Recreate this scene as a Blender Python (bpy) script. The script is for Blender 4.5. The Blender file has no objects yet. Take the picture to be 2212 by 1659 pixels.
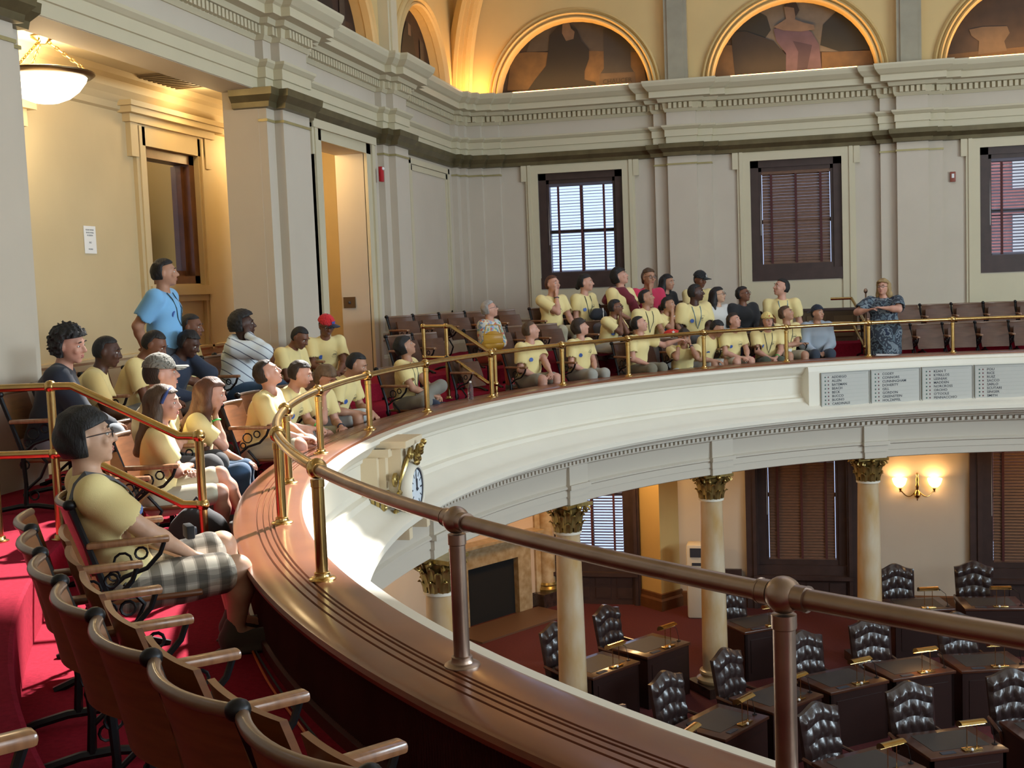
import bpy, bmesh, math, random
import numpy as np
from mathutils import Vector, Matrix
SC = bpy.context.scene
COL = SC.collection
random.seed(7); RNG = np.random.default_rng(7)
PI = math.pi
R = math.radians

# ------------------------------------------------------------------ camera
F_PX, YAW, PITCH, ROLL = 2599.19, R(13.2805), R(4.7600), R(-2.21508)
ZC = 1.7017
def cam_basis():
    cy, sy, cp, sp = math.cos(YAW), math.sin(YAW), math.cos(PITCH), math.sin(PITCH)
    fw = Vector((-sy*cp, cy*cp, -sp)); rt = Vector((cy, sy, 0)); up = rt.cross(fw)
    c, s = math.cos(ROLL), math.sin(ROLL)
    return c*rt + s*up, -s*rt + c*up, fw
RT, UP, FW = cam_basis()
cam = bpy.data.cameras.new('camera'); cam_o = bpy.data.objects.new('camera', cam); COL.objects.link(cam_o)
m = Matrix.Identity(4)
for i in range(3):
    m[i][0], m[i][1], m[i][2] = RT[i], UP[i], -FW[i]
m[2][3] = ZC
cam_o.matrix_world = m
cam.sensor_width = 36.0; cam.lens = F_PX/2212*36.0; cam.clip_start = .05; cam.clip_end = 200
SC.camera = cam_o
def ray(px, py):
    return ((px-1106)/F_PX)*RT - ((py-829.5)/F_PX)*UP + FW
def at(px, py, axis, val):
    """point on the plane coordinate[axis] == val that is seen at a pixel"""
    d = ray(px, py); o = (0, 0, ZC)
    t = (val-o[axis])/d[axis]
    return Vector((d[0]*t, d[1]*t, ZC+d[2]*t))

# ------------------------------------------------------------------ world, sun, big lights, exposure
SC.view_settings.view_transform = 'Standard'; SC.view_settings.look = 'None'
SC.view_settings.exposure = -0.08; SC.view_settings.gamma = 1.0; SC.view_settings.use_curve_mapping = False
try:
    SC.cycles.use_denoising = True; SC.cycles.max_bounces = 6; SC.cycles.diffuse_bounces = 4
    SC.cycles.glossy_bounces = 3; SC.cycles.transmission_bounces = 6; SC.cycles.transparent_max_bounces = 8
    SC.cycles.sample_clamp_indirect = 6; SC.cycles.caustics_reflective = False; SC.cycles.caustics_refractive = False
except Exception: pass
W = bpy.data.worlds.new('world'); SC.world = W; W.use_nodes = True
bg = W.node_tree.nodes['Background']; bg.inputs[0].default_value = (.55, .68, 1, 1); bg.inputs[1].default_value = 1.6
def light(name, kind, loc, energy, color, aim=None, size=1, sizey=None, **kw):
    l = bpy.data.lights.new(name, kind); l.energy = energy; l.color = color
    if kind == 'AREA':
        l.size = size
        if sizey: l.shape = 'RECTANGLE'; l.size_y = sizey
    elif kind in ('POINT', 'SPOT'): l.shadow_soft_size = size
    o = bpy.data.objects.new(name, l); COL.objects.link(o); o.location = loc
    if aim is not None:
        o.rotation_euler = (Vector(aim)-Vector(loc)).to_track_quat('-Z', 'Y').to_euler()
    for k, v in kw.items(): setattr(l, k, v)
    return o
SUN_DIR = Vector((-.12, -1, -.88)).normalized()
sun = light('sun', 'SUN', (0, 30, 30), 19, (1, .97, .92)); sun.data.angle = R(1.6)
sun.rotation_euler = SUN_DIR.to_track_quat('-Z', 'Y').to_euler()
light('overhead_fill', 'AREA', (4.0, 11.0, 8.5), 170, (.95, .97, 1), (4.0, 11.0, 0), 9, 8)  # added overhead fill for exposure; no glazing is built here
light('right_window_daylight', 'AREA', (13.8, 8.0, 3.0), 2200, (.72, .89, 1), (-6, 8.5, 2.2), 11, 2.0)      # the tall windows of the right-hand wall
light('front_window_daylight', 'AREA', (6.5, -0.7, 3.0), 480, (.86, .94, 1), (3.5, 21, 2.4), 9, 2.0)        # the windows of the near wall

# ------------------------------------------------------------------ materials
MATS = {}
def mat(name, col, rough=.6, metal=0., var=.0, vscale=4., bump=0., bscale=60., coat=0., emit=None, estr=0., spec=None, col2=None, stretch=None, detail=4., sheen=0.):
    if name in MATS: return MATS[name]
    M = bpy.data.materials.new(name); M.use_nodes = True; nt = M.node_tree; N = nt.nodes; L = nt.links
    b = N['Principled BSDF']; c = (*col, 1)
    b.inputs['Base Color'].default_value = c; b.inputs['Roughness'].default_value = rough; b.inputs['Metallic'].default_value = metal
    if coat: b.inputs['Coat Weight'].default_value = coat; b.inputs['Coat Roughness'].default_value = .12
    if spec is not None: b.inputs['Specular IOR Level'].default_value = spec
    if sheen: b.inputs['Sheen Weight'].default_value = sheen
    if emit: b.inputs['Emission Color'].default_value = (*emit, 1); b.inputs['Emission Strength'].default_value = estr
    if var or bump:
        tc = N.new('ShaderNodeTexCoord'); mp = N.new('ShaderNodeMapping'); L.new(tc.outputs['Object'], mp.inputs[0])
        if stretch: mp.inputs['Scale'].default_value = stretch
    if var:
        n = N.new('ShaderNodeTexNoise'); n.inputs['Scale'].default_value = vscale; n.inputs['Detail'].default_value = detail
        L.new(mp.outputs[0], n.inputs['Vector'])
        r = N.new('ShaderNodeValToRGB'); r.color_ramp.elements[0].position = .3; r.color_ramp.elements[1].position = .7
        c2 = col2 or tuple(max(0, x*(1-var)) for x in col)
        r.color_ramp.elements[0].color = (*c2, 1); r.color_ramp.elements[1].color = c
        L.new(n.outputs['Fac'], r.inputs[0]); L.new(r.outputs[0], b.inputs['Base Color'])
    if bump:
        n2 = N.new('ShaderNodeTexNoise'); n2.inputs['Scale'].default_value = bscale; n2.inputs['Detail'].default_value = 3
        L.new(mp.outputs[0], n2.inputs['Vector']); bp = N.new('ShaderNodeBump'); bp.inputs['Strength'].default_value = bump; bp.inputs['Distance'].default_value = .01
        L.new(n2.outputs['Fac'], bp.inputs['Height']); L.new(bp.outputs[0], b.inputs['Normal'])
    MATS[name] = M
    return M
WALL = mat('wall_paint', (.57, .50, .40), .65, var=.06, vscale=1.5)
TRIM = mat('trim_paint', (.60, .535, .37), .5, var=.05, vscale=2)
TRIMG = mat('gilded_trim', (.42, .36, .17), .42, var=.15, vscale=6, metal=.35)
BRONZE = mat('dark_bronze_band', (.17, .14, .07), .38, metal=.45, var=.3, vscale=5)
WHITE = mat('balcony_plaster', (.76, .71, .60), .5, var=.04, vscale=2)
FRIEZE = mat('frieze_plaster', (.58, .52, .43), .6)
VAULT = mat('vault_plaster', (.66, .47, .20), .6, var=.1, vscale=1.2)
GREY = mat('grey_green_plaster', (.34, .31, .22), .6, var=.15)
WOODCAP = mat('rail_wood', (.22, .068, .026), .3, var=.35, vscale=3, stretch=(1, 1, 8), coat=.35, col2=(.15, .042, .018))
WOODDK = mat('parapet_wood', (.085, .022, .016), .42, var=.3, coat=.2)
WOODWIN = mat('window_wood', (.055, .030, .026), .45, var=.3, vscale=6)
WOODFR = mat('walnut_frame', (.16, .065, .025), .4, var=.3, vscale=6)
BLIND = mat('wooden_blind', (.17, .085, .05), .5, var=.3, vscale=12, stretch=(1, 1, 4))
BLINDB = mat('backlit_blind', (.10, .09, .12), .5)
TAPE = mat('blind_tape', (.075, .018, .018), .8)
CARPET = mat('red_carpet', (.30, .014, .034), .95, spec=.08, var=.25, vscale=40, bump=.3, bscale=400)
CARPET2 = mat('chamber_carpet', (.10, .012, .014), .95, var=.3, vscale=30)
BRASS = mat('brass', (.70, .47, .17), .2, metal=1., var=.2, vscale=9, col2=(.50, .34, .14))
BRASSD = mat('aged_brass', (.42, .31, .24), .36, metal=1., var=.3, vscale=7, col2=(.28, .20, .16))
GOLD = mat('gold_leaf', (.55, .40, .14), .3, metal=.85, var=.35, vscale=14)
MARBLE = mat('veined_marble', (.66, .57, .44), .28, var=.5, vscale=3.2, col2=(.50, .30, .10), stretch=(1, 1, .35), detail=8, coat=.2)
MARBLED = mat('dark_marble', (.06, .035, .028), .25, var=.5, vscale=12, coat=.3)
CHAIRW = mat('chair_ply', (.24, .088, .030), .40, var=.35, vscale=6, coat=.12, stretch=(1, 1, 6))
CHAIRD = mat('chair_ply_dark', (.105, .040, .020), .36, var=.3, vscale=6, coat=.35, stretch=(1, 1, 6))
IRON = mat('cast_iron', (.012, .012, .014), .4, metal=.5)
LEATHER = mat('tufted_leather', (.030, .017, .016), .3, bump=.15, bscale=90, coat=.25)
DESKW = mat('desk_wood', (.075, .026, .014), .3, var=.4, vscale=5, coat=.3)
DESKD = mat('desk_panel', (.022, .008, .006), .4)
BLOTTER = mat('desk_blotter', (.035, .030, .028), .6)
PAPER = mat('white_paper', (.82, .82, .80), .8)
INK = mat('dark_print', (.03, .035, .05), .7)
RED = mat('red_plastic', (.45, .01, .02), .4)
BLACKM = mat('black_void', (.004, .004, .004), .9)
ORANGE = mat('orange_cord', (.55, .12, .02), .5)

# ------------------------------------------------------------------ object helpers
def tag(o, label=None, cat=None, group=None, kind=None):
    if label: o['label'] = label
    if cat: o['category'] = cat
    if group: o['group'] = group
    if kind: o['kind'] = kind
    return o
def link(name, me, parent=None):
    o = bpy.data.objects.new(name, me); COL.objects.link(o)
    if parent is not None: o.parent = parent
    return o
def empty(name, loc=(0, 0, 0), rz=0, **kw):
    o = bpy.data.objects.new(name, None); COL.objects.link(o); o.location = loc; o.rotation_euler = (0, 0, rz); o.empty_display_size = .1
    return tag(o, **kw)
def copy_tree(o, parent=None):
    c = o.copy(); COL.objects.link(c)
    if parent is not None: c.parent = parent
    for ch in o.children: copy_tree(ch, c)
    return c
class MB:
    def __init__(s): s.v = []; s.f = []; s.sm = []
    def add(s, V, F, smooth=False, M=None):
        n = len(s.v)
        for p in V:
            p = Vector(p); s.v.append(M @ p if M is not None else p)
        for f in F: s.f.append([i+n for i in f]); s.sm.append(smooth)
        return s
    def box(s, a, b, M=None, bev=0.):
        x0, y0, z0 = a; x1, y1, z1 = b
        if bev <= 0:
            V = [(x, y, z) for z in (z0, z1) for y in (y0, y1) for x in (x0, x1)]
            F = [(0, 2, 3, 1), (4, 5, 7, 6), (0, 1, 5, 4), (2, 6, 7, 3), (0, 4, 6, 2), (1, 3, 7, 5)]
            return s.add(V, F, False, M)
        bm = bmesh.new(); bmesh.ops.create_cube(bm, size=1)
        for v in bm.verts: v.co = Vector(((x0+x1)/2+v.co.x*(x1-x0), (y0+y1)/2+v.co.y*(y1-y0), (z0+z1)/2+v.co.z*(z1-z0)))
        bmesh.ops.bevel(bm, geom=bm.edges[:], offset=bev, segments=2, affect='EDGES', profile=.5)
        bm.verts.index_update()
        s.add([v.co.copy() for v in bm.verts], [[v.index for v in f.verts] for f in bm.faces], True, M); bm.free(); return s
    def lathe(s, prof, c=(0, 0, 0), n=20, M=None, caps=True):
        V = []; F = []
        for (r, z) in prof:
            for k in range(n):
                a = 2*PI*k/n; V.append((c[0]+r*math.cos(a), c[1]+r*math.sin(a), c[2]+z))
        for j in range(len(prof)-1):
            for k in range(n):
                k2 = (k+1) % n; F.append((j*n+k, j*n+k2, (j+1)*n+k2, (j+1)*n+k))
        if caps: F.append(tuple(range(n-1, -1, -1))); F.append(tuple((len(prof)-1)*n+k for k in range(n)))
        return s.add(V, F, True, M)
    def tube(s, pts, r, n=8, M=None, closed=False):
        pts = [Vector(p) for p in pts]; rs = r if hasattr(r, '__len__') else [r]*len(pts)
        V = []; F = []; ref = None; m_ = len(pts)
        for i, p in enumerate(pts):
            if closed: t = pts[(i+1) % m_]-pts[i-1]
            else: t = pts[min(i+1, m_-1)]-pts[max(i-1, 0)]
            t.normalize()
            if ref is None: ref = Vector((0, 0, 1)) if abs(t.z) < .9 else Vector((1, 0, 0))
            u = t.cross(ref).normalized(); w = u.cross(t).normalized(); ref = w
            for k in range(n):
                a = 2*PI*k/n; V.append(p+(math.cos(a)*u+math.sin(a)*w)*rs[i])
        for i in range(m_ if closed else m_-1):
            for k in range(n):
                k2 = (k+1) % n; j = (i+1) % m_; F.append((i*n+k, i*n+k2, j*n+k2, j*n+k))
        if not closed: F.append(tuple(range(n-1, -1, -1))); F.append(tuple((m_-1)*n+k for k in range(n)))
        return s.add(V, F, True, M)
    def sphere(s, c, r, nu=14, nv=9, M=None):
        r = r if hasattr(r, '__len__') else (r, r, r)
        V = [(c[0], c[1], c[2]-r[2])]; F = []
        for j in range(1, nv):
            ph = -PI/2+PI*j/nv
            for k in range(nu): V.append((c[0]+r[0]*math.cos(ph)*math.cos(2*PI*k/nu), c[1]+r[1]*math.cos(ph)*math.sin(2*PI*k/nu), c[2]+r[2]*math.sin(ph)))
        V.append((c[0], c[1], c[2]+r[2])); t = len(V)-1
        for k in range(nu):
            k2 = (k+1) % nu; F.append((0, 1+k2, 1+k)); F.append((t, 1+(nv-2)*nu+k, 1+(nv-2)*nu+k2))
            for j in range(nv-2): F.append((1+j*nu+k, 1+j*nu+k2, 1+(j+1)*nu+k2, 1+(j+1)*nu+k))
        return s.add(V, F, True, M)
    def prism(s, poly, z0, z1, M=None, smooth=False):
        n = len(poly); V = [(x, y, z0) for x, y in poly]+[(x, y, z1) for x, y in poly]
        F = [tuple(range(n-1, -1, -1)), tuple(range(n, 2*n))]+[(k, (k+1) % n, (k+1) % n+n, k+n) for k in range(n)]
        return s.add(V, F, smooth, M)
    def sweep(s, path, prof, closed=False, cap=True, smooth=False, flip=False):
        """profile [(out, z)] swept along a plan polyline with mitred corners; out is to the left of the path direction (flip: right)"""
        P = [Vector((p[0], p[1])) for p in path]; n = len(P); V = []; F = []; m_ = len(prof)
        for i in range(n):
            a = P[i-1] if (i > 0 or closed) else None; b = P[(i+1) % n] if (i < n-1 or closed) else None
            d1 = (P[i]-a).normalized() if a is not None else None; d2 = (b-P[i]).normalized() if b is not None else None
            if d1 is None: d1 = d2
            if d2 is None: d2 = d1
            n1 = Vector((-d1.y, d1.x)); n2 = Vector((-d2.y, d2.x)); nn = n1+n2
            nn = nn/max(.15, nn.dot(n1)) if nn.length > 1e-6 else n1
            if flip: nn = -nn
            for (o_, z) in prof: V.append((P[i].x+nn.x*o_, P[i].y+nn.y*o_, z))
        for i in range(n if closed else n-1):
            j = (i+1) % n
            for k in range(m_-1):
                q = (i*m_+k, j*m_+k, j*m_+k+1, i*m_+k+1)
                F.append(q if not flip else q[::-1])
        if cap and not closed: F.append(tuple(range(m_))); F.append(tuple((n-1)*m_+k for k in range(m_-1, -1, -1)))
        return s.add(V, F, smooth)
    def mesh(s, name, mt=None):
        me = bpy.data.meshes.new(name); me.from_pydata([tuple(v) for v in s.v], [], s.f)
        if mt: me.materials.append(mt)
        if any(s.sm):
            me.polygons.foreach_set('use_smooth', s.sm)
            try: me.set_sharp_from_angle(angle=R(38))
            except Exception: pass
        me.update(); return me
    def build(s, name, mt, parent=None, **kw):
        return tag(link(name, s.mesh(name, mt), parent), **kw)
def text_mesh(body, size, mt, name='lettering', parent=None, align='LEFT', depth=.001, bold=0.):
    cu = bpy.data.curves.new(name, 'FONT'); cu.body = body; cu.size = size; cu.extrude = depth; cu.align_x = align; cu.resolution_u = 2; cu.offset = bold
    o = bpy.data.objects.new(name, cu); COL.objects.link(o)
    me = bpy.data.meshes.new_from_object(o); bpy.data.objects.remove(o); me.materials.clear(); me.materials.append(mt)
    return link(name, me, parent)
def mtx(x, y, z, loc):
    """matrix with given axis columns"""
    return Matrix(((x[0], y[0], z[0], loc[0]), (x[1], y[1], z[1], loc[1]), (x[2], y[2], z[2], loc[2]), (0, 0, 0, 1)))

# ------------------------------------------------------------------ balcony curve (oval about CX, CY)
CX, CY = 4.0, 10.45
def oval(t):
    r = 8.2596-.4776*math.cos(2*t)+.0179*math.cos(4*t)
    return Vector((CX+r*math.cos(t), CY+r*math.sin(t)))
def oval_n(t):
    d = oval(t+.002)-oval(t-.002); d.normalize(); return Vector((d.y, -d.x))     # outward, to the gallery
def ov(t, d, z=0.): 
    p = oval(t)+oval_n(t)*d; return Vector((p.x, p.y, z))
def off_of(p):
    best = min((((oval(k*PI/360)-Vector((p[0], p[1]))).length, k*PI/360) for k in range(720)))
    t = best[1]
    for st in (.004, .001):
        t = min(((oval(t+i*st)-Vector((p[0], p[1]))).length, t+i*st) for i in range(-3, 4))[1]
    v = Vector((p[0], p[1]))-oval(t); return v.dot(oval_n(t)), t
def on_off(px, d, far=True):
    """point of the offset curve (offset d) in the vertical plane through image column px near the horizon; returns plan point and t"""
    r = ray(px, 620); a = math.atan2(r.y, r.x); best = None; prev = None
    N_ = 1440
    for k in range(N_+1):
        t = PI*.30+k*(PI*1.2)/N_
        p = ov(t, d); s_ = math.sin(a)*p.x-math.cos(a)*p.y
        if prev is not None and prev[0]*s_ <= 0 and p.y > 0:
            t0 = prev[1]+(t-prev[1])*abs(prev[0])/(abs(prev[0])+abs(s_)+1e-12); q = ov(t0, d)
            if best is None or (q.length > best[0].length) == far: best = (q, t0)
        prev = (s_, t)
    return best
YB, XL = 21.8, -5.98          # back wall and left wall planes
XR, YN = 13.98, -0.9          # right wall and near wall planes
ZF = -4.3                     # chamber floor
T2, T3 = .28, .50             # gallery tiers
# ================================================================== THE SHELL
def st(o, kind='structure'): o['kind'] = kind; return o
def wall_y(name, y0, y1, x0, x1, z0, z1, holes, mt):
    """wall slab between y0..y1 with rectangular holes (xa, xb, za, zb)"""
    xs = sorted({x0, x1, *[h[0] for h in holes], *[h[1] for h in holes]}); zs = sorted({z0, z1, *[h[2] for h in holes], *[h[3] for h in holes]})
    mb = MB()
    for i in range(len(xs)-1):
        for j in range(len(zs)-1):
            cx, cz = (xs[i]+xs[i+1])/2, (zs[j]+zs[j+1])/2
            if any(h[0] < cx < h[1] and h[2] < cz < h[3] for h in holes): continue
            mb.box((xs[i], y0, zs[j]), (xs[i+1], y1, zs[j+1]))
    return st(mb.build(name, mt))
def swap(mb):   # build a wall in the x-plane out of one in the y-plane
    mb.v = [Vector((v.y, v.x, v.z)) for v in mb.v]; mb.f = [f[::-1] for f in mb.f]; return mb
def wall_x(name, x0, x1, y0, y1, z0, z1, holes, mt):
    ys = sorted({y0, y1, *[h[0] for h in holes], *[h[1] for h in holes]}); zs = sorted({z0, z1, *[h[2] for h in holes], *[h[3] for h in holes]})
    mb = MB()
    for i in range(len(ys)-1):
        for j in range(len(zs)-1):
            cy_, cz = (ys[i]+ys[i+1])/2, (zs[j]+zs[j+1])/2
            if any(h[0] < cy_ < h[1] and h[2] < cz < h[3] for h in holes): continue
            mb.box((x0, ys[i], zs[j]), (x1, ys[i+1], zs[j+1]))
    return st(mb.build(name, mt))
WX = [-3.735, .075, 3.875, 7.69]; WH = .775; WZ0, WZ1 = 1.68, 3.68
LZ0, LZ1 = -3.62, -.75
LUN = [-3.80, .075, 3.95, 7.8]; LR = 1.38; LZ = 5.0
up_holes = [(c-WH, c+WH, WZ0, WZ1) for c in WX[:3]]
lo_holes = [(c-WH, c+WH, LZ0, LZ1) for c in WX[:3]]
wall_y('wall_back', YB, YB+.4, XL-.44, XR+.3, ZF, LZ, up_holes+lo_holes, WALL)
wall_x('wall_left', XL-.44, XL, YN-.3, YB, ZF, LZ, [(8.52, 13.1, T2, 4.04), (14.89, 16.6, T2, 3.65)], WALL)
wall_x('wall_right', XR, XR+.3, YN-.3, YB+.4, ZF, 8.9, [], WALL)
wall_y('wall_front', YN-.3, YN, XL-.44, XR+.3, ZF, 8.9, [], WALL)

# upper wall zone with round-headed lunettes; built as a flat strip with arched cut-outs
def lunette_wall(name, centres, u0, u1, depth, to3, r=LR, top=8.9):
    mb = MB(); n = 24
    cs = sorted(centres); us = [u0]+[(cs[i]+cs[i+1])/2 for i in range(len(cs)-1)]+[u1]
    for c, a, b in zip(cs, us[:-1], us[1:]):
        arc = [(c-r*math.cos(PI*k/n), LZ+r*math.sin(PI*k/n)) for k in range(n+1)]
        outer = []
        for (x, z) in arc:      # project each arc point radially on the cell's frame
            dx, dz = x-c, max(z-LZ, 1e-6); s_ = min(((b-c)/dx if dx > 1e-6 else (a-c)/dx if dx < -1e-6 else 1e9), (top-LZ)/dz); outer.append((c+dx*s_, LZ+dz*s_))
        for k in range(n):
            q = [arc[k], arc[k+1], outer[k+1], outer[k]]
            mb.add([to3(x, z, 0) for x, z in q], [(0, 1, 2, 3)]); mb.add([to3(arc[k][0], arc[k][1], 0), to3(arc[k+1][0], arc[k+1][1], 0), to3(arc[k+1][0], arc[k+1][1], depth), to3(arc[k][0], arc[k][1], depth)], [(0, 1, 2, 3)])
        for (p, q) in zip(outer[:-1], outer[1:]):     # corners of the frame that the fan misses
            if abs(p[0]-q[0]) > 1e-6 and abs(p[1]-q[1]) > 1e-6:
                cxn = b if p[0] > c+1e-6 and abs(q[0]-b) < 1e-6 or abs(p[0]-b) < 1e-6 else a
                mb.add([to3(p[0], p[1], 0), to3(cxn, top, 0), to3(q[0], q[1], 0)], [(0, 1, 2)])
    return st(mb.build(name, VAULT))
back3 = lambda u, z, d: (u, YB+d, z)
left3 = lambda u, z, d: (XL-d, u, z)
LY = [19.62, 15.82, 12.0, 8.2, 4.4]
lunette_wall('wall_back_upper', LUN+[11.7], XL, XR, .22, back3)
lunette_wall('wall_left_upper', LY, YN, YB, .22, left3, r=1.34)

def ring(name, c, r0, r1, prof_n, to3, mt, a0=0., a1=PI, proud=.10, parent=None, n=36, **kw):
    """moulded arch: concentric ridges between r0 and r1, standing proud of the wall"""
    mb = MB(); prof = [(r0, -.05)]
    for k in range(prof_n):
        f0, f1 = k/prof_n, (k+1)/prof_n; w = (r1-r0)
        h = proud*(1-.35*abs(2*(f0+f1)/2-1)); prof += [(r0+w*(f0+.08/prof_n*2), h*.6), (r0+w*(f0+f1)/2, h), (r0+w*(f1-.08/prof_n*2), h*.6), (r0+w*f1, h*.25)]
    prof += [(r1, -.05)]
    V = []; F = []; m_ = len(prof)
    for k in range(n+1):
        a = a0+(a1-a0)*k/n
        for (r, d) in prof: V.append(to3(c-r*math.cos(a), LZ+r*math.sin(a), -d))
    for k in range(n):
        for j in range(m_-1): F.append((k*m_+j, (k+1)*m_+j, (k+1)*m_+j+1, k*m_+j+1))
    mb.add(V, F, False); return mb.build(name, mt, parent, **kw)
for i, c in enumerate(LUN): st(ring('trim_%d' % (1+i), c, LR-.01, 1.60, 3, back3, VAULT))
for i, c in enumerate(LY): st(ring('trim_%d' % (6+i), c, 1.33, 1.54, 3, left3, VAULT))
# groin rib rising out of the corner, and the flat ribs between the lunettes
mb = MB(); V = []; F = []
for k in range(15):
    f = k/14; z = LZ+f*2.6; t = .02+1.6*(1-math.sqrt(max(0, 1-(f*.93)**2)))
    cx, cy = XL+.10+t, YB-.10-t; u = Vector((.707, .707)); n_ = Vector((.707, -.707))
    for (w, d) in [(-.20, -.2), (-.20, .02), (-.15, .07), (-.11, .02), (-.06, .08), (-.02, .02), (.02, .08), (.06, .02), (.11, .07), (.15, .02), (.20, .05), (.20, -.2)]:
        V.append((cx+u.x*w+n_.x*d, cy+u.y*w+n_.y*d, z))
for k in range(14):
    for j in range(11): F.append((k*12+j, (k+1)*12+j, (k+1)*12+j+1, k*12+j+1))
mb.add(V, F, False); st(mb.build('trim_11', VAULT))
for i, x in enumerate([-1.93, 1.97, 5.8]):
    mb = MB(); mb.box((x-.20, YB-.16, LZ), (x+.20, YB+.02, 8.4)); mb.box((x-.14, YB-.19, LZ), (x+.14, YB, 8.4)); st(mb.build('trim_%d' % (12+i), GREY))
for i, y in enumerate([17.72, 13.9, 10.1]):
    mb = MB(); mb.box((XL-.02, y-.20, LZ), (XL+.16, y+.20, 8.4)); mb.box((XL, y-.14, LZ), (XL+.19, y+.14, 8.4)); st(mb.build('trim_%d' % (15+i), TRIM))

# unseen ceiling; its opening is sized and placed to shape the sun pool
SK = (-3.7, 3.2, 14.55, 19.4)
mb = MB(); xs = [XL-.5, SK[0], SK[1], XR+.3]; ys = [YN-.3, SK[2], SK[3], YB+.4]
for i in range(3):
    for j in range(3):
        if i == 1 and j == 1: continue
        if i == 1 and j == 0:
            e = [YN-.3, 12.75, 12.93, 13.35, 13.55, 14.0, 14.17, SK[2]]      # added slits that lay light stripes on the left carpet
            for q in (0, 2, 4, 6): mb.box((xs[1], e[q], 8.8), (xs[2], e[q+1], 9.1))
            for q in (1, 3, 5): mb.box((-2.3, e[q], 8.8), (xs[2], e[q+1], 9.1))
        else: mb.box((xs[i], ys[j], 8.8), (xs[i+1], ys[j+1], 9.1))
st(mb.build('ceiling', TRIM))

# ---- jogged wall path for all running mouldings (viewer side = right of path)
def jogs(segs, a, b):
    """[(coordinate, proud)] steps between a and b"""
    out = [(a, 0.)]
    cur = 0.
    for (s, e, p) in segs:
        pass
    return out
LJ = [(5.6, 0), (5.8, .10), (6.0, .21), (8.3, .10), (8.5, 0)]
left_steps_near = [(YN, 0), (7.2, .10), (7.42, .21), (8.30, .10), (8.515, None)]
left_steps_far = [(13.105, .10), (13.32, .21), (14.12, .10), (14.33, 0), (17.2, .10), (17.42, .21), (18.05, .10), (18.27, 0), (21.2, .10), (21.42, .21), (YB-.21, None)]
back_steps = [(XL+.21, .21), (-5.51, .10), (-5.20, 0), (-2.36, .10), (-2.12, .21), (-1.61, .10), (-1.36, 0), (1.49, .10), (1.75, .21), (2.26, .10), (2.50, 0), (5.29, .10), (5.55, .21), (6.06, .10), (6.30, 0), (9.1, .10), (9.35, .21), (9.86, .10), (10.1, 0), (XR, None)]
def steps_left(st_):
    P = []
    for (y, p), (y2, p2) in zip(st_[:-1], st_[1:]): P += [(XL+p, y), (XL+p, y2)]
    return P
def steps_back(st_):
    P = []
    for (x, p), (x2, p2) in zip(st_[:-1], st_[1:]): P += [(x, YB-p), (x2, YB-p)]
    return P
def dedupe(P):
    Q = [P[0]]
    for p in P[1:]:
        if (Vector(p)-Vector(Q[-1])).length > 1e-4: Q.append(p)
    return Q
full = dedupe(steps_left([(YN, 0), (7.2, .10), (7.42, .21), (8.30, .10), (8.515, 0)]+left_steps_far)+steps_back(back_steps))
near = dedupe(steps_left(left_steps_near)); far_ = dedupe([(XL, 13.105)]+steps_left(left_steps_far)+steps_back(back_steps))
near = near+[(XL, 8.515), (XL-.3, 8.515)]; far_ = [(XL-.3, 13.105)]+far_
def run(name, path, prof, mt, kind=None, parent=None):
    mb = MB(); mb.sweep(path, prof, flip=True, cap=False); return mb.build(name, mt, parent, kind=kind or 'structure')
# pilaster faces: thin slabs proud of the wall from the wainscot floor to the entablature
def slabs(name, i0, boxes, mt=WALL):
    for k, b in enumerate(boxes): st(MB().box(b[0], b[1]).build(name if k == 0 else name, mt))
pil = []
for (y0, y1, p) in [(7.2, 8.515, .10), (7.42, 8.30, .21), (13.105, 14.33, .10), (13.32, 14.12, .21), (17.2, 18.27, .10), (17.42, 18.05, .21), (21.2, YB, .10), (21.42, YB, .21)]:
    pil.append(((XL-.02, y0, T2-.3), (XL+p, y1, 5.05)))
for (x0, x1, p) in [(XL, -5.20, .10), (XL, -5.51, .21), (-2.36, -1.36, .10), (-2.12, -1.61, .21), (1.49, 2.50, .10), (1.75, 2.26, .21), (5.29, 6.30, .10), (5.55, 6.06, .21), (9.1, 10.1, .10), (9.35, 9.86, .21)]:
    pil.append(((x0, YB-p, T2-.3), (x1, YB+.02, 5.05)))
names = {}
for k, b in enumerate(pil): st(MB().box(*b).build('trim_%d' % (20+k), WALL))
# entablature
run('trim_50', near, [(0, 3.83), (.06, 3.84), (.07, 3.90), (.13, 3.97), (.14, 4.05), (0, 4.06)], BRONZE)
run('trim_51', far_, [(0, 3.83), (.06, 3.84), (.07, 3.90), (.13, 3.97), (.14, 4.05), (0, 4.06)], BRONZE)
run('trim_52', full, [(0, 4.045), (.015, 4.045), (.015, 4.17), (.035, 4.175), (.035, 4.29), (.05, 4.30), (.085, 4.34), (.09, 4.37), (0, 4.375)], TRIM)
run('trim_53', full, [(0, 4.60), (.02, 4.60), (.05, 4.65), (.06, 4.75), (.13, 4.76), (.15, 4.82), (.27, 4.83), (.27, 4.93), (.30, 4.95), (.36, 5.02), (.38, 5.08), (.38, 5.11), (-.02, 5.13)], TRIM)
# capital necks under the bronze band on pilasters
nk = [(b[0], b[1]) for b in pil if True]
mb = MB()
for (a, b) in nk:
    if a[0] < XL+.01 and a[1] < 21: mb.box((XL, a[1]-.015, 3.68), (b[0]+.015, b[1]+.015, 3.71))
    else: mb.box((a[0]-.015, a[1]-.015, 3.68), (b[0]+.015, YB, 3.71))
st(mb.build('trim_54', TRIMG))
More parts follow.
